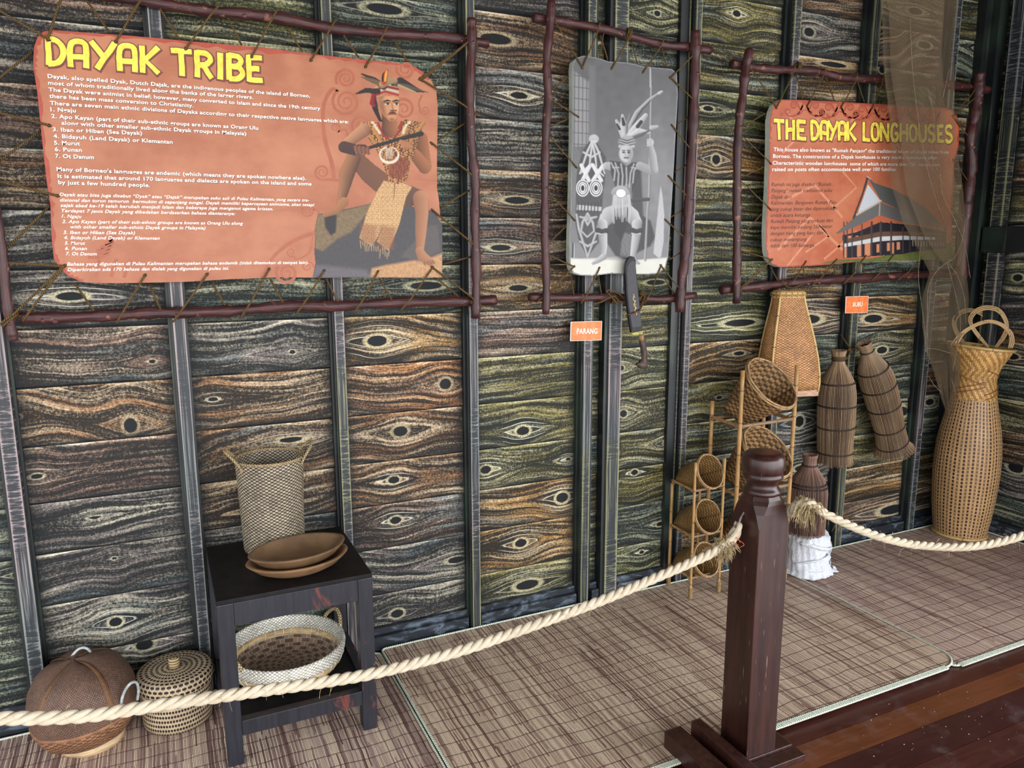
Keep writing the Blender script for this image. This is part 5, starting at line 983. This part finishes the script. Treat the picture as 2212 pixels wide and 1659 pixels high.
for k in range(34):
    a = k/34*6.28+random.uniform(-.04, .04); P = [(c_[0]+rr*math.cos(a+o), c_[1]+rr*math.sin(a+o), c_[2]+z) for rr, z, o in ((.191, .078, 0), (.1865, .066, .01), (.177, .046, .03))]; b.tube(P, .0012, 4); P = [(c_[0]+rr*math.cos(a+o), c_[1]+rr*math.sin(a+o), c_[2]+z) for rr, z, o in ((.178, .078, 0), (.172, .060, .01), (.172, .046, .03))]; b.tube(P, .0012, 4)
b.build('stitching', plain('white_stitch', C(226, 222, 210), .6, .08), rb_)
# ================================================================ BASKETS ON THE FLOOR AT LEFT
M_DOME = weave('fine_brown_twill', C(112, 86, 72), C(76, 58, 50), C(44, 33, 29), 230, 230, 1, 2, .5, .5); M_DOME2 = weave('shiny_brown_twill', C(140, 102, 74), C(88, 61, 46), C(46, 32, 26), 150, 150, 2, 4, .38, .6)
M_RINGW = plain('pale_bent_wood', C(206, 178, 138), .5, .2, 20, stretch=(1, 1, 8)); M_WIRE = plain('pale_grey_cord', C(168, 176, 176), .5, .2, 60)
db = thing('lidded_basket', (-.305, -.175, .005), 'dark brown domed lidded basket on a pale wooden foot ring, leftmost on the floor', 'basket'); c_ = np.array([-.292, -.190, .0055]); R = np.array(Matrix.Rotation(math.radians(-5), 3, 'Y')@Matrix.Rotation(math.radians(3), 3, 'X'))
b = MB(); b.lathe([(.088, 0), (.094, 0), (.096, .030), (.090, .031), (.087, .004)], 64, c_); b.build('foot_ring', M_RINGW, db)
b = MB(); b.lathe([(.078, .026), (.102, .032), (.128, .055), (.145, .086), (.151, .112), (.149, .114)], 72, c_, sq=.12, R=R); b.build('lower_body', M_DOME2, db)
b = MB(); b.lathe([(.148, .108), (.153, .112), (.154, .120), (.150, .122)], 72, c_, sq=.12, R=R); b.build('seam_band', plain('orange_bamboo_strip', C(134, 92, 62), .45, .2), db)
b = MB(); b.lathe([(.151, .118), (.154, .140), (.151, .175), (.140, .212), (.118, .246), (.090, .268), (.055, .281), (.03, .285), (.001, .286)], 72, c_, sq=.10, R=R, fn=lambda p, a, i: p*np.array([1, 1, 1])+np.array([0, 0, .010*abs(math.cos(2*a))*min(1, p[2]/.25)])); b.build('lid', M_DOME, db)
b = MB()
for a0 in (-2.35, -.95, .6, 2.2):
    P = [np.array([rr*math.cos(a0+.25*(1-rr/.155)), rr*math.sin(a0+.25*(1-rr/.155)), z+.010*abs(math.cos(2*a0))*min(1, z/.25)]) for rr, z in ((.02, .2875), (.055, .283), (.090, .270), (.119, .248), (.1415, .213), (.1525, .175), (.155, .140))]
    b.tube(spline([R@p+c_ for p in P], 4), [.004+.008*q for q in np.linspace(0, 1, 25)], 8, flat=.30, up=(0, 0, 1))
b.build('corner_ridge', weave('tan_ridge_twill', C(128, 92, 58), C(88, 62, 44), C(50, 36, 28), 60, 150, 1, 2, .45, .5), db)
for P in ([(150,1438,.17),(154,1420,.175),(170,1402,.18),(186,1400,.18),(198,1412,.17),(200,1424,.165)], [(264,1548,.30),(262,1520,.315),(268,1496,.315),(281,1477,.305),(294,1474,.29),(299,1490,.28),(297,1512,.28)]):
    b = MB(); b.tube(spline([W(*q) for q in P], 6), .0042, 8); b.build('handle', M_WIRE, db)
M_LAT = weave('open_coil_lattice', C(196, 176, 142), C(44, 34, 30), C(92, 76, 60), 86, 74, 1, 1, .55, .9, half=0)
def lattice_mat():
    t = NT('coiled_open_rattan', .5, .4); u, v, _ = t.sep(t.uv())[:3]; V = t.ma('MULTIPLY', v, 62.0); fv = t.ma('FLOOR', V); r_ = t.ma('FRACT', V)
    U = t.ma('ADD', t.ma('MULTIPLY', u, 110.0), t.ma('MULTIPLY', fv, .5)); a = t.ma('ABSOLUTE', t.ma('SUBTRACT', t.ma('FRACT', U), .5)); coil_ = t.ss(t.ma('ABSOLUTE', t.ma('SUBTRACT', r_, .5)), .20, .27)
    knot_ = t.ss(a, .10, .2); m = t.ma('MAXIMUM', coil_, t.ma('SUBTRACT', 1.0, knot_)); n = t.noise(t.obj(), 40, 3)
    cc = t.mix(n, C(150, 126, 98), C(218, 200, 166)); cc = t.mix(t.ma('MULTIPLY', coil_, t.ss(a, .35, .48)), cc, C(120, 98, 76)); t.col(t.mix(m, C(36, 28, 26), cc)); t.bump(m, .9, .003); return t.m
M_LAT = lattice_mat()
lb = thing('lidded_basket', (-.038, -.180, .005), 'round openwork rattan basket with a flat knobbed lid, beside the side table', 'basket'); c_ = (-.038, -.182, .0055)
b = MB(); b.lathe([(.001, .003), (.098, .003), (.106, .004), (.1085, .03), (.1105, .09), (.1125, .135), (.109, .137)], 72, c_, uvr=.11); b.build('body', M_LAT, lb)
b = MB(); b.lathe([(.1165, .1365), (.1185, .141), (.1185, .172), (.115, .178), (.105, .181), (.06, .184), (.001, .186)], 72, c_, uvr=.06); b.build('lid', M_LAT, lb)
b = MB(); b.lathe([(.014, .184), (.0165, .190), (.018, .200), (.018, .210), (.015, .2145), (.001, .2155)], 24, c_); b.build('knob', M_RICEC, lb)
# ================================================================ BAMBOO RACKS OF CONE BASKETS
def bamboo_mat(name, c1, c2):
    t = NT(name, .38, .45); u, v, _ = t.sep(t.uv())[:3]; n = t.noise(t.obj(), 18, 3)
    node = t.ma('ABSOLUTE', t.ma('SUBTRACT', t.ma('FRACT', t.ma('MULTIPLY', v, 7.0)), .5)); c = t.mix(n, c2, c1); c = t.mix(t.ma('MULTIPLY', t.ss(node, .025, .008), .8), c, C(92, 66, 42)); t.col(c); return t.m
M_BAM, M_BAMD = bamboo_mat('bamboo_pole', C(196, 154, 96), C(138, 102, 62)), bamboo_mat('bamboo_pole_brown', C(150, 122, 92), C(110, 86, 64))
M_CONE = weave('bamboo_plait', C(158, 128, 88), C(92, 68, 46), C(42, 30, 22), 72, 72, 2, 4, .5, .6); M_CONES = weave('bamboo_plait_small', C(152, 122, 76), C(98, 76, 46), C(44, 34, 22), 130, 130, 2, 4, .5, .5)
M_LASH = cord_mat('rattan_lashing', C(120, 92, 62), C(196, 164, 116), 700); M_RIM = cord_mat('split_cane_rim', C(136, 104, 72), C(198, 166, 120), 60)
def cone(parent, c, ax, r, L, bs, m, rot=0.0, rimr=.0045):
    """basket: round mouth at c, axis ax towards the square bottom"""
    R = aim(ax, (1, 0, 0)); Rz = np.array(Matrix.Rotation(rot, 3, 'Z')); R = R@Rz; nz = 12; n = 48; V = []; UV = []
    for i in range(nz+1):
        t_ = i/nz
        for j in range(n+1):
            a = 2*math.pi*j/n; ca, sa = math.cos(a), math.sin(a); k = (t_**1.6); sqf = 1/max(abs(ca*math.cos(.785)-sa*math.sin(.785)), abs(ca*math.sin(.785)+sa*math.cos(.785)))
            rr = r*(1-k)*(1-.18*t_)+bs*sqf*k; V.append((rr*ca, rr*sa, L*t_)); UV.append((a*r, L*t_*1.1))
    V = np.array(V)@R.T+np.array(c); m_ = n+1; F = [(i*m_+j, i*m_+j+1, (i+1)*m_+j+1, (i+1)*m_+j) for i in range(nz) for j in range(n)]; F.append(tuple(nz*m_+j for j in range(n)))
    b = MB(); b.add(V, F, UV); o = b.build('basket', m, parent)
    md = o.modifiers.new('thick', 'SOLIDIFY'); md.thickness = .003; md.offset = 0
    b = MB(); P = np.array([(r*math.cos(a), r*math.sin(a), 0) for a in np.linspace(0, 2*math.pi, 50)[:-1]])
    b.tube(P@R.T+np.array(c), rimr, 8, closed=True); b.tube((P*1.035+[0, 0, rimr*1.6])@R.T+np.array(c), rimr*.8, 8, closed=True)
    for k in range(22): a = k/22*6.28; q = np.array([r*1.01*math.cos(a), r*1.01*math.sin(a), rimr*.6]); tdir = np.array([-math.sin(a), math.cos(a), 0]); pp, rr = coil(q@R.T+np.array(c), tdir@R.T, rimr*1.9, 1, .002, .0008); b.tube(pp[::3], rr, 4)
    ob = b.build('rim', M_RIM, o); ob.parent = o
    return o
def rack(name_label, x0, x1, yf, yb, zf, zb, bars, r, poles, m, pr, baskets, feet=True):
    t = thing('basket_rack', ((x0+x1)/2, (yf+yb)/2, 0), name_label, 'basket rack')
    for (x, y, z, dx) in ((x0, yf, zf, 0), (x1, yf, zf, 0), (x0, yb, zb, 0), (x1, yb, zb, 0)):
        b = MB(); P = [(x, y, q) for q in np.linspace(.0172, z, 14)]; b.tube(P, [pr*(1+.06*math.sin(i*2.1)) for i in range(14)], 12)
        o = b.build('leg', m, t)
        if feet: b = MB(); pp, rr = coil((x, y, .045), (0, 0, 1), pr*1.25, 8, .006, .0026); b.tube(pp[::2], rr, 5); b.build('foot_binding', M_LASH, o)
    for zb_ in bars:
        for (a, c_) in (((x0-.004, yf, zb_), (x1+.004, yf, zb_+.004)), ((x0, yf, zb_), (x0, yb, zb_+.006)), ((x1, yf, zb_), (x1, yb, zb_+.006)), ((x0, yb, zb_), (x1, yb, zb_))):
            b = MB(); b.tube(np.linspace(a, c_, 8), pr*.85, 10); b.build('bar', M_BAMD if a[1] == c_[1] else m, t)
        b = MB()
        for x in (x0, x1):
            for s_, y in ((1, yf), (-1, yb)):
                pp, rr = coil((x+(.012 if x == x0 else -.012), y, zb_), (1, 0, 0), pr*1.25, 3, .004, .0014); b.tube(pp[::2], rr, 5)
                pp, rr = coil((x, y+s_*.014, zb_), (0, 1, 0), pr*1.25, 3, .004, .0014); b.tube(pp[::2], rr, 5)
        b.build('lashing', M_LASH, t)
    for (c_, ax, rr, L, bs, rot) in baskets: cone(t, c_, ax, rr, L, bs, M_CONE if rr > .1 else M_CONES, rot, .0052 if rr > .1 else .0036)
    return t
zb1 = W(1655, 914, .26)[2]
rack('larger bamboo rack with two visible cone baskets, standing behind the mahogany post', 2.262, 2.575, -.262, -.075, 1.035, .868, [zb1, zb1-.31, zb1-.62], 0, 4, M_BAM, .0095,
     [((2.420, -.275, .972), (-.17, .71, -.68), .131, .228, .062, .15), ((2.420, -.275, .662), (-.17, .71, -.68), .131, .228, .062, .15), ((2.420, -.275, .352), (-.17, .71, -.68), .131, .228, .062, .15)])
rack('smaller bamboo rack holding three little cone baskets, left of the mahogany post', 2.048, 2.207, -.238, -.080, .645, .508, [.517, .307, .115], 0, 4, M_BAM, .0062,
     [((2.131, -.238, .596), (-.12, .90, -.42), .074, .175, .036, .0), ((2.131, -.238, .390), (-.12, .90, -.42), .074, .175, .036, .0), ((2.131, -.238, .190), (-.12, .90, -.42), .074, .175, .036, .0)])
# ================================================================ WALL BASKET AND FISH TRAPS
M_PACK = weave('red_cane_weave', C(186, 142, 92), C(132, 88, 56), C(66, 40, 28), 95, 170, 1, 2, .5, .6); M_CANE = bamboo_mat('pale_cane', C(214, 184, 120), C(170, 138, 82))
pk = thing('pack_basket', (2.65, -.11, .89), 'tall narrow-necked woven basket with pale cane ribs, hung below the longhouse sign', 'basket')
pc = np.array([2.650, -.130, 0]); RPK = np.array(Matrix.Rotation(math.radians(-15), 3, 'Z')); lean = lambda z: np.array([.030*(1.36-z)/.46-.018, 0, 0])
prof = [(.134, .905), (.140, .93), (.140, .98), (.133, 1.05), (.120, 1.12), (.104, 1.19), (.086, 1.26), (.074, 1.31), (.070, 1.345), (.072, 1.362)]
b = MB(); b.lathe([(.001, .905)]+prof+[(.068, 1.362), (.066, 1.34), (.08, 1.25), (.11, 1.1), (.13, .93)], 64, pc, sq=.30, sy=.62, fn=lambda p, a, i: p+lean(p[2]), uvr=.12, R=RPK); b.build('body', M_PACK, pk)
def on(a, z, k=1.03): r = np.interp(z, [q[1] for q in prof], [q[0] for q in prof]); ca, sa = math.cos(a), math.sin(a); s_ = (1-.30)+.30/max(abs(ca), abs(sa)); return pc+RPK@(lean(z)+np.array([r*ca*s_*k, r*sa*s_*.62*k, z]))
for a in (-2.42, -.74, .74, 2.42): b = MB(); b.tube([on(a, z) for z in np.linspace(.895, 1.345, 24)], .0055, 8); b.build('rib', M_CANE, pk)
b = MB(); P = [on(a, 1.350, 1.02) for a in np.linspace(0, 2*math.pi, 50)[:-1]]; b.tube(P, .0075, 8, closed=True); b.tube([p+[0, 0, -.017] for p in P], .0045, 8, closed=True); b.build('rim', M_CANE, pk)
b = MB()
for k in range(18): q = on(k/18*6.28, 1.344, 1.02); pp, rr = coil(q, (-math.sin(k/18*6.28), math.cos(k/18*6.28)*.6, 0), .0125, 1, .003, .0012); b.tube(pp[::3], rr, 4)
b.build('rim_lashing', M_LASH, pk)
MB().box(pc+lean(.885)+[0, 0, .890], (.235, .135, .034), RPK).build('base_block', plain('pale_pink_wood', C(190, 152, 124), .6, .2, 20, stretch=(1, 1, 6)), pk, smooth=False, bevel=.004)
M_ROD = [plain('grey_brown_bamboo_rod', C(146, 120, 92), .5, .1, 8), plain('brown_bamboo_rod', C(120, 94, 70), .5, .1, 8), plain('pale_bamboo_rod', C(168, 142, 108), .5, .1, 8)]; M_RODD = [plain('dark_bamboo_rod', C(124, 94, 80), .5, .1, 8), plain('darker_bamboo_rod', C(98, 72, 62), .5, .1, 8), plain('reddish_bamboo_rod', C(140, 104, 86), .5, .1, 8)]; M_TRB = plain('dark_binding_gap_shade', C(50, 38, 31), .7, .3, 80)
def trap(top, bot, prof, bands, label, m, n=76, rr=.0020, bandm=None, flare=0.0, loc=None, bend=0.0, sy=1.0):
    t = thing('fish_trap', loc if loc is not None else bot, label, 'fish trap')
    top, bot = np.array(top, float), np.array(bot, float); ax = top-bot; L = np.linalg.norm(ax); R = aim(ax/L, (1, 0, 0)); Z = np.array([p[0] for p in prof])*L; Rr = np.array([p[1] for p in prof]); b = MB()
    zz = np.linspace(0, L, 26); rz = np.interp(zz, Z, Rr)
    cen = lambda z: np.array([bend*math.sin(z/L*math.pi), 0, 0])
    for k in range(n):
        a = 2*math.pi*k/n; j0 = random.uniform(-.006, .004); P = []
        for z, r in zip(zz, rz): zq = z+(j0 if z == zz[0] else 0)+(j0*.5 if z == zz[-1] else 0); P.append(cen(z)+np.array([r*math.cos(a), r*math.sin(a)*sy, zq]))
        b.tube(np.array(P)@R.T+bot, rr*random.uniform(.85, 1.1), 5, mi=random.choice([0, 0, 1, 2]))
    b.build('rods', m, t)
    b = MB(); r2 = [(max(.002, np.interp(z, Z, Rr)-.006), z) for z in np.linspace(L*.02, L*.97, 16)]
    b.lathe(r2, 40, bot, R=R, sy=sy, fn=lambda p, a, i: p+cen(p[2])); b.build('rod_gap_shade', M_TRB, t)  # dark sheet added inside as the shade between the rods
    for f, tilt in bands:
        r = np.interp(f*L, Z, Rr)+rr*1.2; b = MB(); P = np.array([cen(f*L)+np.array([r*math.cos(a), r*math.sin(a)*sy, f*L+tilt*math.cos(a)]) for a in np.linspace(0, 2*math.pi, 44)[:-1]]); b.tube(P@R.T+bot, .0022, 6, closed=True); b.tube((P+[0, 0, .005])@R.T+bot, .0018, 6, closed=True); b.build('binding_ring', bandm or M_TRB, t)
    return t
PT = [(0, .086), (.06, .080), (.2, .083), (.45, .088), (.62, .087), (.72, .078), (.82, .052), (.88, .032), (.92, .026), (.96, .030), (1, .035)]
a, c_ = W(1812, 757, .13), W(1802, 1000, .13); hy = .13
trap(a, c_, PT, [(.10, 0), (.33, .002), (.52, -.002), (.72, .003), (.915, 0), (.93, 0)], 'bottle-shaped bamboo fish trap hanging upright on the wall, the left of the two', M_ROD, loc=c_)
a, c_ = W(1866, 741, .125), W(1931, 975, .125)
trap(a, c_, [(0, .100), (.05, .078), (.2, .072), (.45, .080), (.66, .084), (.74, .078), (.82, .056), (.89, .034), (.93, .027), (.97, .030), (1, .034)], [(.08, .006), (.22, 0), (.42, .003), (.60, .004), (.76, .006), (.92, 0)], 'tilted bamboo fish trap flaring at its lower end, hanging beside the upright one', M_ROD, loc=c_, bend=.018)
b = MB(); tie = thing('hanging_cord', W(1840, 760, .07), 'short brown cord tying the two hanging fish traps to the wall batten', 'cord')
b.tube(spline([W(1815,721,.012), W(1826,738,.05), W(1838,755,.075), W(1834,764,.09), W(1828,776,.12)], 6), .0042, 6); b.tube(spline([W(1838,755,.075), W(1848,753,.085), W(1862,757,.118)], 6), .003, 6); P, r = coil(W(1836, 757, .078), (.5, -.5, -.6), .007, 4, .005, .0035); b.tube(P, r, 6)
P, r = coil(W(1812, 773, .13), (0, 0, 1), .0305, 3, .005, .0034); b.tube(P, r, 6); b.build('cord_strands', M_CORD, tie); 
# white wrapped bundle with the standing trap on it
def cloth_mat():
    t = NT('white_mesh_cloth', .7, .2); v = t.scl(t.obj(), (260, 260, 260)); n = t.vor(v, 1.0); m = t.noise(t.obj(), 22, 4); t.col(t.mix(t.ss(n, .2, .6), C(238, 240, 244), C(200, 204, 210))); t.bump(t.ma('ADD', n, t.ma('MULTIPLY', m, 6.0)), .5, .002)
    return t.m
M_CLOTH = cloth_mat(); bc = np.array([2.745, -.235, .0185]); wb = thing('cloth_bundle', bc, 'crumpled white mesh cloth bundle on the mat, supporting the small fish trap', 'cloth')
def wrinkle(p, a, i):
    z = p[2]; k = 1+.035*math.sin(5*a+z*40)+.025*math.sin(11*a-z*90)+.03*math.sin(z*110+2*a)+.02*math.sin(23*a+z*30); return np.array([p[0]*k, p[1]*k, z+.006*math.sin(3*a+1)*(z > .01)])
b = MB(); b.lathe([(.001, .0), (.10, .0), (.120, .006), (.116, .016), (.106, .03), (.108, .05), (.100, .07), (.102, .09), (.096, .115), (.100, .14), (.097, .165), (.098, .185), (.088, .198), (.06, .204), (.001, .206)], 120, bc, fn=wrinkle); b.build('wrapped_cloth', M_CLOTH, wb)
b = MB()
for z0, z1, a0, a1 in ((.06, .15, -2.9, -.2), (.17, .12, -2.7, -.1), (.03, .06, -2.8, 0)):
    P = []; 
    for q in np.linspace(0, 1, 24): a = a0+(a1-a0)*q; z = z0+(z1-z0)*q; P.append(bc+[.104*math.cos(a), .104*math.sin(a), z+.004*math.sin(q*9)])
    b.tube(P, .009, 8, flat=.35, up=(0, -1, 0))
b.build('fold', M_CLOTH, wb)
b = MB(); b.lathe([(.02, .0), (.035, .004), (.03, .012), (.014, .016)], 24, bc+[.100, -.055, 0], fn=lambda p, a, i: p*np.array([1.2+.2*math.sin(3*a), .9+.2*math.sin(5*a), 1+.5*math.sin(2*a)])); b.build('trailing_end', M_CLOTH, wb)
trap([2.722, -.235, .600], [2.722, -.235, .218], [(0, .086), (.3, .088), (.52, .088), (.62, .082), (.72, .064), (.80, .044), (.87, .030), (.93, .028), (1, .033)], [(.60, 0), (.64, .002), (.86, 0)], 'small dark bottle-shaped fish trap standing on the white cloth bundle', M_RODD, n=72, rr=.0019, loc=[2.722, -.235, .218])
# ================================================================ TALL VASE-SHAPED BASKET
M_VTW = weave('honey_twill', C(206, 168, 104), C(166, 122, 72), C(96, 64, 38), 96, 84, 1, 4, .45, .6); vs = thing('vase_basket', (3.905, -.215, .007), 'tall honey-coloured vase-shaped basket with looped rattan handles, in the corner', 'basket'); vc = np.array([3.905, -.212, .0075])
def vlat():
    t = NT('open_cane_lattice', .42, .45); u, v, _ = t.sep(t.uv())[:3]; U = t.ma('MULTIPLY', u, 42.0); fu = t.ma('FLOOR', U); par = t.ma('FLOORED_MODULO', fu, 2.0)
    sh = t.ma('MULTIPLY', t.ma('SINE', t.ma('MULTIPLY', fu, 7.3)), .2); V = t.ma('ADD', t.ma('MULTIPLY', v, 50.0), sh)
    ho = t.ma('MULTIPLY', t.ss(t.ma('ABSOLUTE', t.ma('SUBTRACT', t.ma('FRACT', U), .5)), .27, .19), t.ss(t.ma('ABSOLUTE', t.ma('SUBTRACT', t.ma('FRACT', V), .5)), .40, .28)); ho = t.ma('MULTIPLY', ho, t.ma('ADD', .75, t.ma('MULTIPLY', par, .25)))
    st = t.ss(t.ma('ABSOLUTE', t.ma('SUBTRACT', t.ma('FRACT', t.ma('ADD', V, t.ma('MULTIPLY', fu, .5))), .5)), .44, .5)
    n = t.noise(t.obj(), 9, 4); n2 = t.noise(t.obj(), 60, 2); c = t.mix(t.ma('ADD', t.ma('MULTIPLY', n, .7), t.ma('MULTIPLY', n2, .3)), C(150, 106, 68), C(218, 182, 128)); c = t.mix(t.ma('MULTIPLY', st, .6), c, C(112, 76, 48))
    t.col(t.mix(ho, c, C(58, 34, 26))); t.bump(t.ma('SUBTRACT', 1.0, ho), .7, .003); return t.m
VP = [(.001, .004), (.122, .002), (.128, .012), (.131, .03), (.140, .09), (.150, .18), (.157, .28), (.160, .36), (.159, .44), (.153, .52), (.143, .59), (.128, .665), (.109, .76)]
VU = [(.109, .76), (.102, .80), (.097, .84), (.097, .88), (.105, .915), (.120, .95), (.138, .99), (.156, 1.03)]
tilt = lambda p, a, i: p+np.array([.006*max(0, p[2]-.8)/.2, 0, -.016*max(0, p[2]-.9)/.13*math.cos(a+.5)])
b = MB(); b.lathe(VP, 84, vc, uvr=.18); b.build('lattice_body', vlat(), vs)
b = MB(); b.lathe(VU+[(.150, 1.03), (.11, .93), (.092, .86), (.10, .78)], 84, vc, uvr=.15, fn=tilt); b.build('twill_neck', M_VTW, vs)
b = MB()
for k, (z0, z1, amp) in enumerate(((.765, .83, .02), (.79, .855, .02), (.92, .84, .02))):
    for ph in (0, 2.1, 4.2):
        P = []
        for q in np.linspace(0, 1, 26): a = ph+q*2.1; z = z0+(z1-z0)*q; r = np.interp(z, [x[1] for x in VU], [x[0] for x in VU])+.0015; P.append(vc+[r*math.cos(a), r*math.sin(a), z])
        b.tube(P, .0062, 6, flat=.4)
b.build('diagonal_band', plain('brown_cane_band', C(150, 104, 64), .5, .25, 40), vs)
b = MB(); P = np.array([tilt(np.array([.157*math.cos(a), .157*math.sin(a), 1.032]), a, 0) for a in np.linspace(0, 2*math.pi, 60)[:-1]])+vc; b.tube(P, .0075, 8, closed=True, flat=1); b.build('rim', M_CANE, vs)
b = MB(); P = np.array([(.130*math.cos(a), .130*math.sin(a), .007) for a in np.linspace(0, 2*math.pi, 60)[:-1]])+vc; b.tube(P, .0068, 8, closed=True); b.build('foot_rim', M_CANE, vs)
M_LOOP = bamboo_mat('rattan_loop', C(216, 184, 132), C(166, 130, 86))
for L_, dz in (([(2090,752),(2068,728),(2058,702),(2062,682),(2080,669),(2104,668),(2128,680),(2142,702),(2142,724),(2128,748)], 4.12), ([(2136,752),(2112,728),(2096,704),(2093,686),(2106,669),(2130,661),(2156,666),(2172,684),(2178,708),(2170,730),(2152,752)], 4.02), ([(2054,745),(2072,722),(2102,702),(2134,692),(2162,698),(2184,716),(2190,736),(2186,752)], 3.94)):
    b = MB(); c0 = np.mean(L_, 0)
    for j in range(3): Q = [(c0[0]+(x-c0[0])*(1-.075*j), c0[1]+(y-c0[1])*(1-.085*j)+(3*j if i in (0, len(L_)-1) else 0)) for i, (x, y) in enumerate(L_)]; b.tube(spline([ZC(x, y, dz+.004*(j % 2)) for x, y in Q], 6), .0040, 8)
    b.build('loop_handle', M_LOOP, vs)
# ================================================================ FISHING NET
def net_mat(name, dens):
    t = NT(name, .9, .1); ob = t.obj(); n = t.noise(t.scl(ob, (9, 3, 4)), 1.0, 4, .6); fine = t.vor(t.scl(ob, (330, 330, 330)), 1.0)
    t.col(t.mix(n, C(92, 78, 60), C(126, 110, 88))); a = t.ma('ADD', t.ma('MULTIPLY', t.ma('SUBTRACT', n, .5), .35), t.ma('ADD', dens-.12, t.ma('MULTIPLY', t.ss(fine, .25, .6), .24)), clamp=True)
    t.put(t.b.inputs['Alpha'], a); return t.m
M_NET, M_NETT = net_mat('brown_fine_net', .36), plain('net_strand', C(140, 124, 100), .9, .2, 60)
nt_ = thing('fishing_net', W(1990, 300, .2), 'see-through brown fishing net hanging over the right end of the longhouse sign', 'net')
def drape(rows, d, ph, amp=.004, name='net_layer'):
    """rows: (y, xleft, xright) on the photograph; folds run down the cloth"""
    rows = np.array(rows, float); ys = np.linspace(rows[0, 0], rows[-1, 0], 70); n = 46; V = []
    for y in ys:
        xl = np.interp(y, rows[:, 0], rows[:, 1]); xr = np.interp(y, rows[:, 0], rows[:, 2])
        for j in range(n+1):
            q = j/n; w_ = xr-xl; dd = d+amp*(math.sin(q*19+ph+y*.004)+.5*math.sin(q*41+ph*2-y*.01)); V.append(W(xl+w_*q+1.5*math.sin(y*.03+q*8), y, dd))
    m = n+1; F = [(i*m+j, i*m+j+1, (i+1)*m+j+1, (i+1)*m+j) for i in range(len(ys)-1) for j in range(n)]; b = MB(); b.add(V, F); return b.build(name, M_NET, nt_)
drape([(-30,1900,2072),(120,1908,2062),(230,1918,2060),(300,1924,2066),(400,1926,2078),(480,1948,2086),(540,1985,2088),(590,2010,2086),(640,1992,2092),(700,1990,2092),(760,2002,2086),(800,2018,2082),(860,2032,2074),(900,2046,2066)], .19, .3)
drape([(-30,1915,2040),(150,1925,2035),(300,1945,2045),(420,1960,2070),(500,1990,2085),(560,2030,2078),(575,2040,2070)], .215, 2.0)
b = MB()
for P in ([(2086,470),(2078,520),(2062,556),(2046,566)], [(2046,566),(2020,590),(2004,630),(2004,700),(2002,780)], [(2048,566),(2070,600),(2084,650),(2086,700)], [(2046,566),(2060,620),(2075,690),(2070,740),(2058,800)], [(2012,630),(2035,640),(2046,655),(2040,665)], [(1990,520),(1984,600),(1995,690),(2000,760)], [(2030,360),(2036,420),(2060,470),(2084,530),(2096,600)], [(1965,20),(1972,160),(1990,300),(2012,400),(2040,480)], [(2004,190),(2018,260),(2012,330),(2030,380)], [(2056,820),(2066,850),(2090,864)], [(2002,752),(2030,756),(2062,766)], [(2006,812),(2018,832),(2036,850)]):
    b.tube(spline([W(x, y, .225) for x, y in P], 5), .0012, 5)
b.tube(np.linspace(W(2050,150,.23), W(2037,210,.23), 4), .0014, 5); b.build('gathered_strand', M_NETT, nt_)
# crumbs scattered on the bare boards
b = MB()
for _ in range(55):
    p = FL(random.uniform(1800, 2212), random.uniform(1480, 1655), .0)
    if p[1] > -1.13: continue
    s_ = random.uniform(.0007, .0021); b.lathe([(.0001, 0), (s_, .0002), (s_*.7, s_*.7), (.0001, s_*.8)], 6, p, sx=random.uniform(.7, 1.8))
o = b.build('floor_crumbs', plain('white_crumb', C(170, 160, 148), .7, .15)); tag(o, 'tiny pale crumbs scattered over the dark floorboards at lower right', 'crumbs', kind='stuff')
